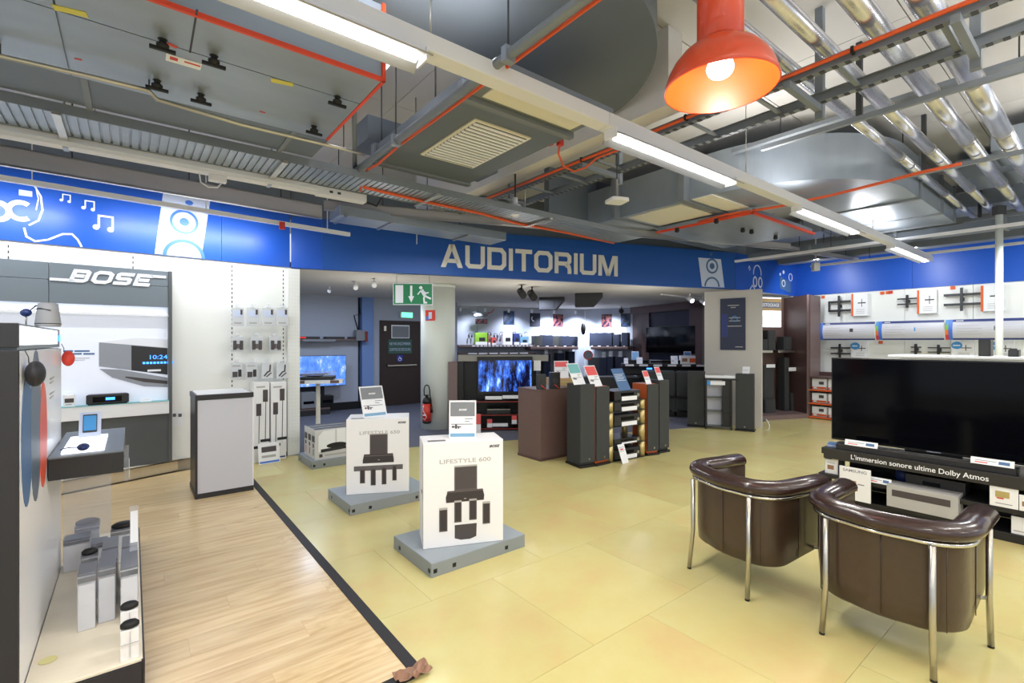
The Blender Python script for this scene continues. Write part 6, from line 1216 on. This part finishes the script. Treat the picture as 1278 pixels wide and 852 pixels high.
for k, (x, w_, m_, lab) in enumerate(((.05, .3, 'card_grey', 'silver box on the dark low cabinet'), (.45, .28, 'screen_frame', 'black amplifier on the dark low cabinet'))):
    tt = thing('amplifier', lab, 'hi-fi component', WD.pt(a+x, .45, .151), WD.rz); bx('case', m_, tt, 0, w_, 0, .3, .01, .35-.1*k, .004); bx('display', 'screen', tt, .04, w_-.04, -.003, 0, .1, .16); bx('feet', 'black_rubber', tt, .02, w_-.02, .03, .25, 0, .01)
GSP = 'spot lamps on the listening room ceiling'
def spot(px, py, lab, m='white_gloss', on=True, s=1.):
    x, y = FL(px, py, 2.56); t = thing('spot_lamp', lab, 'light', (x, y, 2.66), .3, GSP); MB().tube([(0, 0, 0), (0, 0, -.05*s)], .015, 8).build('stem', m, t); MB().tube([(0, .05*s, -.07*s), (0, -.07*s, -.14*s)], .045*s, 14).build('head', m, t)
    if on: MB().tube([(0, -.07*s, -.14*s), (0, -.073*s, -.142*s)], .038*s, 14).build('glass', 'led_white', t)
spot(411, 364, 'dim spot lamp high on the ceiling left of the exit sign', on=False, s=.7); spot(444, 358, 'white spot lamp on the ceiling, second left of the exit sign', on=False, s=.9); spot(467, 355, 'white spot lamp on the ceiling, next to the exit sign', on=False, s=.9)
spot(651, 362, 'black double spot lamp on the ceiling, left head', 'black', False, 1.5); spot(664, 364, 'black double spot lamp on the ceiling, right head', 'black', False, 1.6); spot(861, 372, 'bright spot lamp on the white rail near the partition', s=1.2); spot(877, 375, 'bright spot lamp next to the partition edge', s=1.2)
p_, q_ = FL(825, 368, 2.6), FL(880, 374, 2.6); v = Vector(q_)-Vector(p_); t = thing('lamp_rail', 'white lamp rail under the listening room ceiling near the partition', 'light', (p_[0], p_[1], 2.6), math.atan2(v.y, v.x)); bx('rail', 'white_paint', t, 0, v.length, -.02, .02, 0, .03); bx('hanger', 'white_paint', t, .5, .52, -.01, .01, .03, .06)
p0_ = WB.pt(-.1, .35)[:2]; p1_ = WB.pt(LB, .35)[:2]; t = thing('lamp_rail', 'thin lamp rail with little spots along the listening room back wall', 'light', WB.pt(0, .4, 2.58), WB.rz); bx('rail', 'satin_steel', t, 0, LB, -.015, .015, 0, .02)
for k in range(6): x_ = .6+k*.75; MB().tube([(x_, 0, 0), (x_, .03, -.1)], .035, 10).build('spot_head', 'white_gloss', t); bx('hanger', 'satin_steel', t, x_, x_+.01, -.005, .005, .02, .08)
for (s, W__, pw) in ((1.0, WB, 12), (2.3, WB, 14), (3.6, WB, 34), (4.6, WB, 34), (.9, WC, 24)):
    l = bpy.data.lights.new('spot_light', 'SPOT'); l.energy = pw*7; l.color = (.80, .87, 1); l.spot_size = 1.9; l.spot_blend = .9; l.shadow_soft_size = .05; o = bpy.data.objects.new('spot_light', l); C.objects.link(o); p = W__.pt(s, .7); o.location = (p[0], p[1], 2.5); d_ = Vector(W__.pt(s, 0, 1.3))-o.location; o.rotation_euler = d_.to_track_quat('-Z', 'Y').to_euler()
for (x, y, pw, c_) in ((-2.6, 9.6, 22, (.72, .82, 1)), (-3.8, 9.2, 18, (.6, .75, 1)), (.6, 11.2, 26, (.7, .76, 1)), (3.0, 11.5, 16, (.6, .68, 1))):
    area('ceiling_panel_light', 0, 0, 2.6, .3, .3, pw, c_); o = bpy.context.scene.collection.objects[-1]; o.location = (x, y, 2.6)
for (x, y, pw) in ((.2, 8.95, 9), (-2.2, 8.2, 7), (2.6, 9.4, 7)):
    area('room_ceiling_fill', 0, 0, 1.4, .2, .5, pw, (1, .95, .88), (math.pi, 0, 0)); o = bpy.context.scene.collection.objects[-1]; o.location = (x, y, 1.5)  # unseen fills added to brighten the listening room ceiling
# ---------------------------------------------------------------- listening room, back wall
def z_at(py, Y): return H-(py-CY)/F_PX*Y
t = thing('headphone_shelving', 'long dark two-level shelf of headphones along the listening room back wall', 'shelf unit', WB.pt(0), WB.rz)
a0_, _, zS1, _ = WB.rect(585, 429, 668, 431, .5); a1_ = WB.hit(668, 430, .5)[0]
zS1 = 1.50; zS2 = 1.27
bx('shelf_board', 'wood_pilaster', t, a0_-.3, a1_, -.5, 0, zS1-.06, zS1); bx('shelf_board', 'wood_brown', t, a0_-.3, a1_, -.55, 0, zS2-.04, zS2); bx('base', 'wood_dark', t, a0_-.3, a1_, -.5, 0, 0, zS2-.04)
for k in range(16): tagstrip(t, a0_+.15+k*.12, zS1-.03, .07 if k % 3 else .1, .04, -.502)
for k in range(6): tagstrip(t, a0_+.1+k*.32, zS2-.02, .26, .035, -.552)
tt = None
GH = 'headphones hanging on the back wall'
for k in range(10):
    s = a0_+.15+k*.20; tt = thing('headphones', 'dark headphones hanging on the back wall, %s' % ORD[k], 'headphones', WB.pt(s, .12, 1.78+.05*(k % 2)), WB.rz, GH)
    m = MB(); m.tube([(.06*math.cos(q), 0, .06*math.sin(q)) for q in [math.pi*i/8 for i in range(9)]], .007, 6); m.build('headband', 'graphite', tt)
    for sx in (-1, 1): MB().tube([(sx*.06, 0, -.02), (sx*.06-.03*sx, 0, -.02)], .038, 12).build('ear_cup', ['graphite', 'card_white', 'black', 'red_label'][k % 4 if k > 4 else 0], tt)
    bx('hook', 'dark_steel', tt, -.005, .005, -.01, .12, .055, .065)
for k, (px0, px1, pt_, m_, lab) in enumerate(((593, 608, 415, 'lime', 'lime green headphone box on the back shelf'), (609, 612, 418, 'cardboard', 'narrow copper box beside the green headphone box'), (613.5, 619, 421, 'card_red', 'small reddish box on the back shelf'), (627, 639, 415.5, 'card_white', 'white headphone box with dark picture on the back shelf'), (641, 648, 416, 'navy_print', 'dark boxed headphones right of the white box'), (649, 659, 420, 'card_blue', 'pale blue headphone box at the right of the shelf'))):
    a, b, c, d = WB.rect(px0, pt_, px1, 426, .35); tt = thing('headphone_box', lab, 'box', WB.pt(a, .38, zS1), WB.rz); bx('box', m_, tt, 0, b-a, 0, .15, 0, d-zS1, .003); bx('picture', 'graphite', tt, (b-a)*.3, (b-a)*.8, -.003, 0, (d-zS1)*.3, (d-zS1)*.6); bx('band', 'card_white', tt, .005, b-a-.005, -.002, 0, .0, (d-zS1)*.25)
GP = 'small posters on the back wall'
for k, (W__, x0, y0, x1, y1, m_, lab) in enumerate(((WB, 629, 388.5, 641.5, 404.5, 'poster_dark', 'dark film poster, leftmost on the back wall'), (WB, 662, 391, 674, 407, 'room_navy', 'deep blue poster with a white crescent on the back wall'), (WB, 691, 392.5, 702.5, 407, 'poster_mix', 'red and blue collage poster left of the wall corner'), (WC, 751, 392.5, 763, 408, 'poster_mix', 'collage poster right of the wall corner'), (WC, 775, 391.5, 786, 407, 'poster_dark', 'dark collage of small pictures beside the brown panel'), (WB, 594, 398.5, 608, 403.5, 'poster_mix', 'small red panel under the hanging model helicopter'))):
    a, b, c, d = W__.rect(x0, y0, x1, y1, .02); tt = thing('poster', lab, 'poster', W__.pt(a, .02, c), W__.rz, GP); bx('sheet', m_, tt, 0, b-a, 0, .012, 0, d-c); bx('frame', 'black', tt, -.01, b-a+.01, .005, .02, -.01, d-c+.01)
    if k == 1: m = MB(); m.stroke([((b-a)*.2, (d-c)*.75), ((b-a)*.12, (d-c)*.6), ((b-a)*.2, (d-c)*.45), ((b-a)*.38, (d-c)*.4)], .03, -.003, 0); m.build('crescent', 'print_white', tt)
s, z = WB.hit(600, 393, .5); tt = thing('drone', 'small model aircraft hanging by threads in front of the back wall', 'toy', WB.pt(s, .5, z), WB.rz); MB().ellipsoid((0, 0, 0), (.22, .05, .055)).build('fuselage', 'card_grey', tt); bx('rotor', 'dark_steel', tt, -.32, .32, -.01, .01, .07, .078); MB().tube([(.15, 0, .02), (.35, 0, .1), (.42, 0, .2)], .012, 6).build('tail', 'red_label', tt); MB().ellipsoid((-.15, -.02, -.01), (.06, .04, .04)).build('cockpit', 'print_pale', tt); MB().tube([(0, 0, .07), (0, 0, 2.66-z)], .003, 4).build('thread', 'card_grey', tt)
# upper curved shelf with boxed speakers, towers below
def shelf_run(W__, px0, px1, zsh, lab, dep=.6):
    a = W__.hit(px0, 430, dep)[0]; b = W__.hit(px1, 430, dep)[0]; t = thing('speaker_ledge', lab, 'shelf', W__.pt(0), W__.rz); bx('board', 'wood_pilaster', t, a, b, -dep, 0, zsh-.09, zsh, .02); bx('top_skin', 'wood_brown', t, a+.01, b-.01, -dep+.01, 0, zsh, zsh+.005); return t
shelf_run(WB, 664, 722, 1.44, 'brown ledge for speakers on the right half of the back wall'); shelf_run(WC, 737, 784, 1.44, 'brown ledge for speakers between the corner and the brown panel')
GU, GL = 'small speakers on the upper ledges', 'tower speakers under the ledges'
def spk(W__, px0, px1, ytop, zb, off, lab, name, group, cardon, dep=.25):
    a, b, c, d = W__.rect(px0, ytop, px1, 426, off); tt = thing(name, lab, 'loudspeaker', W__.pt(a, off, zb), W__.rz, group); w_, h_ = b-a, d-zb; bx('cabinet', 'speaker_black', tt, .004, w_-.004, .01, dep, 0, h_, .004); bx('grille', 'navy_grille' if cardon else 'speaker_cloth', tt, .0, w_, 0, .01, .02, h_, .003); bx('label_foot', 'card_white', tt, w_*.3, w_*.6, -.004, 0, .0, .02)
    if cardon: tc = card('shelf_card', 'white card on the '+lab, W__.pt((a+b)/2, off-.05, zb+h_+.001), W__.rz, .12, .17, None, None, .15, pic=False, lines=2, group='cards on the back wall speakers')
for k, (x0, x1, yt, cd_) in enumerate(((667, 677, 419, 0), (677, 690, 418, 1), (690, 697, 419, 0), (700.5, 711, 419, 1), (711, 721, 419.5, 1))): spk(WB, x0, x1, yt, 1.446, .42, '%s boxy speaker on the back wall ledge' % ORD[k], 'shelf_speaker', GU, cd_)
for k, (x0, x1, yt, cd_) in enumerate(((735.5, 743, 415, 1), (743, 754, 415, 1), (754, 763.5, 415, 1), (765, 772.5, 417, 1), (775.5, 783.5, 415, 1))): spk(WC, x0, x1, yt, 1.446, .42, '%s dark speaker right of the wall corner' % ORD[k], 'shelf_speaker', GU, cd_)
for k, (x0, x1, yt, cd_) in enumerate(((678.5, 687, 442, 1), (695.5, 704.5, 440.5, 1), (709.5, 717.5, 438.5, 1))): spk(WB, x0, x1, yt, 0, .45, '%s tower under the back wall ledge' % ORD[k], 'tower_speaker', GL, cd_)
for k, (x0, x1, yt, cd_) in enumerate(((734.5, 748, 446, 0), (748, 757, 446, 1), (757.5, 765, 445, 1), (768.5, 778.5, 445, 1))): spk(WC, x0, x1, yt, 0, .6, '%s tower speaker right of the corner' % ORD[k], 'tower_speaker', GL, cd_)
s, z = WB.hit(734, 442, .3); tt = thing('round_sign', 'round red-ringed sign between the two banks of towers', 'sign', ATY(734, 443, 13.6), 0); m = MB(); ring(m, 0, 0, .12, .03, -.004, 0); m.build('ring', 'ext_red', tt); m = MB(); disc(m, 0, 0, .11, -.002, 0); m.build('face', 'card_grey', tt); bx('post', 'dark_steel', tt, -.01, .01, 0, .01, -ATY(734, 443, 13.6)[2], 0)
x, y, z = ATY(728, 410, 15.2); tt = thing('wall_object', 'small dark oval speaker hanging at the wall corner', 'speaker', (x, y, z)); MB().ellipsoid((0, 0, 0), (.08, .05, .2)).build('body', 'graphite', tt); bx('wall_arm', 'dark_steel', tt, -.01, .01, 0, .5, -.02, .02)
x, y, z = ATY(775.5, 388, 14.6); tt = thing('wall_speaker', 'small round black speaker high beside the brown panel', 'speaker', (x, y, z)); MB().ellipsoid((0, 0, 0), (.08, .06, .08)).build('body', 'black', tt); bx('hanger', 'dark_steel', tt, -.01, .01, -.01, .01, .05, 2.66-z)
# projection screen and dark counters
a, b, c, d = WT.rect(806, 407, 868, 441, .1); t = thing('projection_television', 'very large dark television on the navy wall of the listening room', 'television', WT.pt(a, .1, c), WT.rz); bx('frame', 'screen_frame', t, 0, b-a, 0, .06, 0, d-c, .004); bx('screen', 'screen', t, .02, b-a-.02, -.003, 0, .02, d-c-.02); bx('wall_arm', 'dark_steel', t, .4, .6, .06, .15, .2, .4)
t = thing('dark_counter', 'long dark counter with players and cards before the big dark television', 'counter', ATY(778, 0, 11.6)[:2]+(0,), -.12); CW = 2.35
for (z0, z1, y) in ((0, .72, .1), (.72, .80, .0), (1.0, 1.06, .05)): bx('board', 'dark_counter', t, 0, CW, y, .6, z0, z1, .004)
bx('back', 'dark_counter', t, 0, CW, .5, .6, .8, 1.0)
for k in range(7): tagstrip(t, .15+k*.33, 1.03, .2, .045, .048)
for k in range(5): tagstrip(t, .2+k*.45, .76, .22, .05, -.002)
bx('blue_light', 'led_blue', t, .55, .68, .046, .05, .93, .97)
TC = t
def onct(px): 
    # position along the counter
    k = (px-CX)/F_PX; p = Vector(TC.location[:2]); u = Vector((math.cos(-.12), math.sin(-.12))); return (k*p.y-p.x)/(u.x-k*u.y)
GD = 'players and receivers on the dark counter'
for k, (px, w_, m_, lab) in enumerate(((783, .25, 'graphite', 'leftmost dark player on the dark counter'), (795, .30, 'screen_frame', 'second dark player on the dark counter'), (812, .3, 'card_grey', 'grey player in the middle of the dark counter'), (826, .3, 'graphite', 'fourth dark player on the dark counter'), (838, .28, 'screen_frame', 'rightmost dark player on the dark counter'))):
    s = onct(px); c_, s_ = math.cos(-.12), math.sin(-.12); tt = thing('player', lab, 'electronics', (TC.location[0]+c_*s-s_*.15, TC.location[1]+s_*s+c_*.15, 1.061), -.12, GD); bx('case', m_, tt, 0, w_, 0, .25, .006, .09, .004); bx('front', 'screen', tt, .02, w_-.02, -.003, 0, .03, .07); bx('feet', 'black_rubber', tt, .02, w_-.02, .02, .2, 0, .006)
for k, (px, w_, h_, m_, lab) in enumerate(((796, .17, .30, 'card_blue', 'glowing pale blue card standing on the dark counter'), (799, .14, .16, None, 'small white card in front of the pale blue card'), (843, .16, .2, None, 'white picture card standing near the right of the dark counter'), (864, .17, .30, 'card_navy', 'navy card standing at the right end of the dark counter'), (782, .1, .14, None, 'little white card at the left end of the dark counter'))):
    s = onct(px); c_, s_ = math.cos(-.12), math.sin(-.12); y_ = .42 if k in (0, 3) else .1; card('counter_card', lab, (TC.location[0]+c_*s-s_*y_, TC.location[1]+s_*s+c_*y_, 1.062 if k != 1 else 1.062), -.12, w_, h_, m_, None, .25, pic=(k == 2), lines=2, headfrac=.8 if m_ else .3, group='cards on the dark counter')
s = onct(861); tt = thing('orange_carton', 'white and orange carton at the right end of the dark counter', 'box', (TC.location[0]+c_*(s-.18)+s_*0, TC.location[1]+s_*(s-.18)+.08, 1.061), -.12); bx('carton', 'box_white', tt, 0, .34, 0, .2, 0, .2, .003); bx('orange_band', 'orange_print', tt, .2, .34, -.002, 0, .04, .14); bx('picture', 'cardboard', tt, .03, .15, -.002, 0, .06, .14)
# dark armchairs / home cinema seats in front of the counter
GS = 'dark home cinema seats'
for k in range(3):
    x, y = ATY(836+18*k-18*(k == 0), 0, 10.6-.15*k)[:2]
    if k == 2: break
    tt = thing('cinema_seat', ['dark cinema seat, left one, in front of the dark counter', 'dark cinema seat, right one, in front of the dark counter'][k], 'chair', (x+.1, y, 0), 2.9, GS); bx('seat', 'speaker_black', tt, -.3, .3, -.3, .3, .12, .42, .04); bx('backrest', 'speaker_black', tt, -.3, .3, .2, .38, .42, .98, .05); bx('armrest', 'speaker_black', tt, -.38, -.29, -.3, .3, .1, .6, .02); bx('armrest', 'speaker_black', tt, .29, .38, -.3, .3, .1, .6, .02); bx('base', 'black', tt, -.28, .28, -.25, .3, 0, .12)
x, y = FL(700, 520)[0], 10.4
tt = thing('dark_bench', 'long low dark bench deep in the listening room', 'bench', (1.3, 10.8, 0), .1); bx('seat', 'dark_counter', tt, 0, 1.6, 0, .5, .1, .8, .02); bx('base', 'black', tt, .05, 1.55, .05, .45, 0, .1)

# ---------------------------------------------------------------- finish: drop spare datablocks, count
tri = 0
for o in bpy.data.objects:
    if o.type == 'MESH': tri += sum(len(p.vertices)-2 for p in o.data.polygons)
print('objects', len(bpy.data.objects), 'tris', tri)
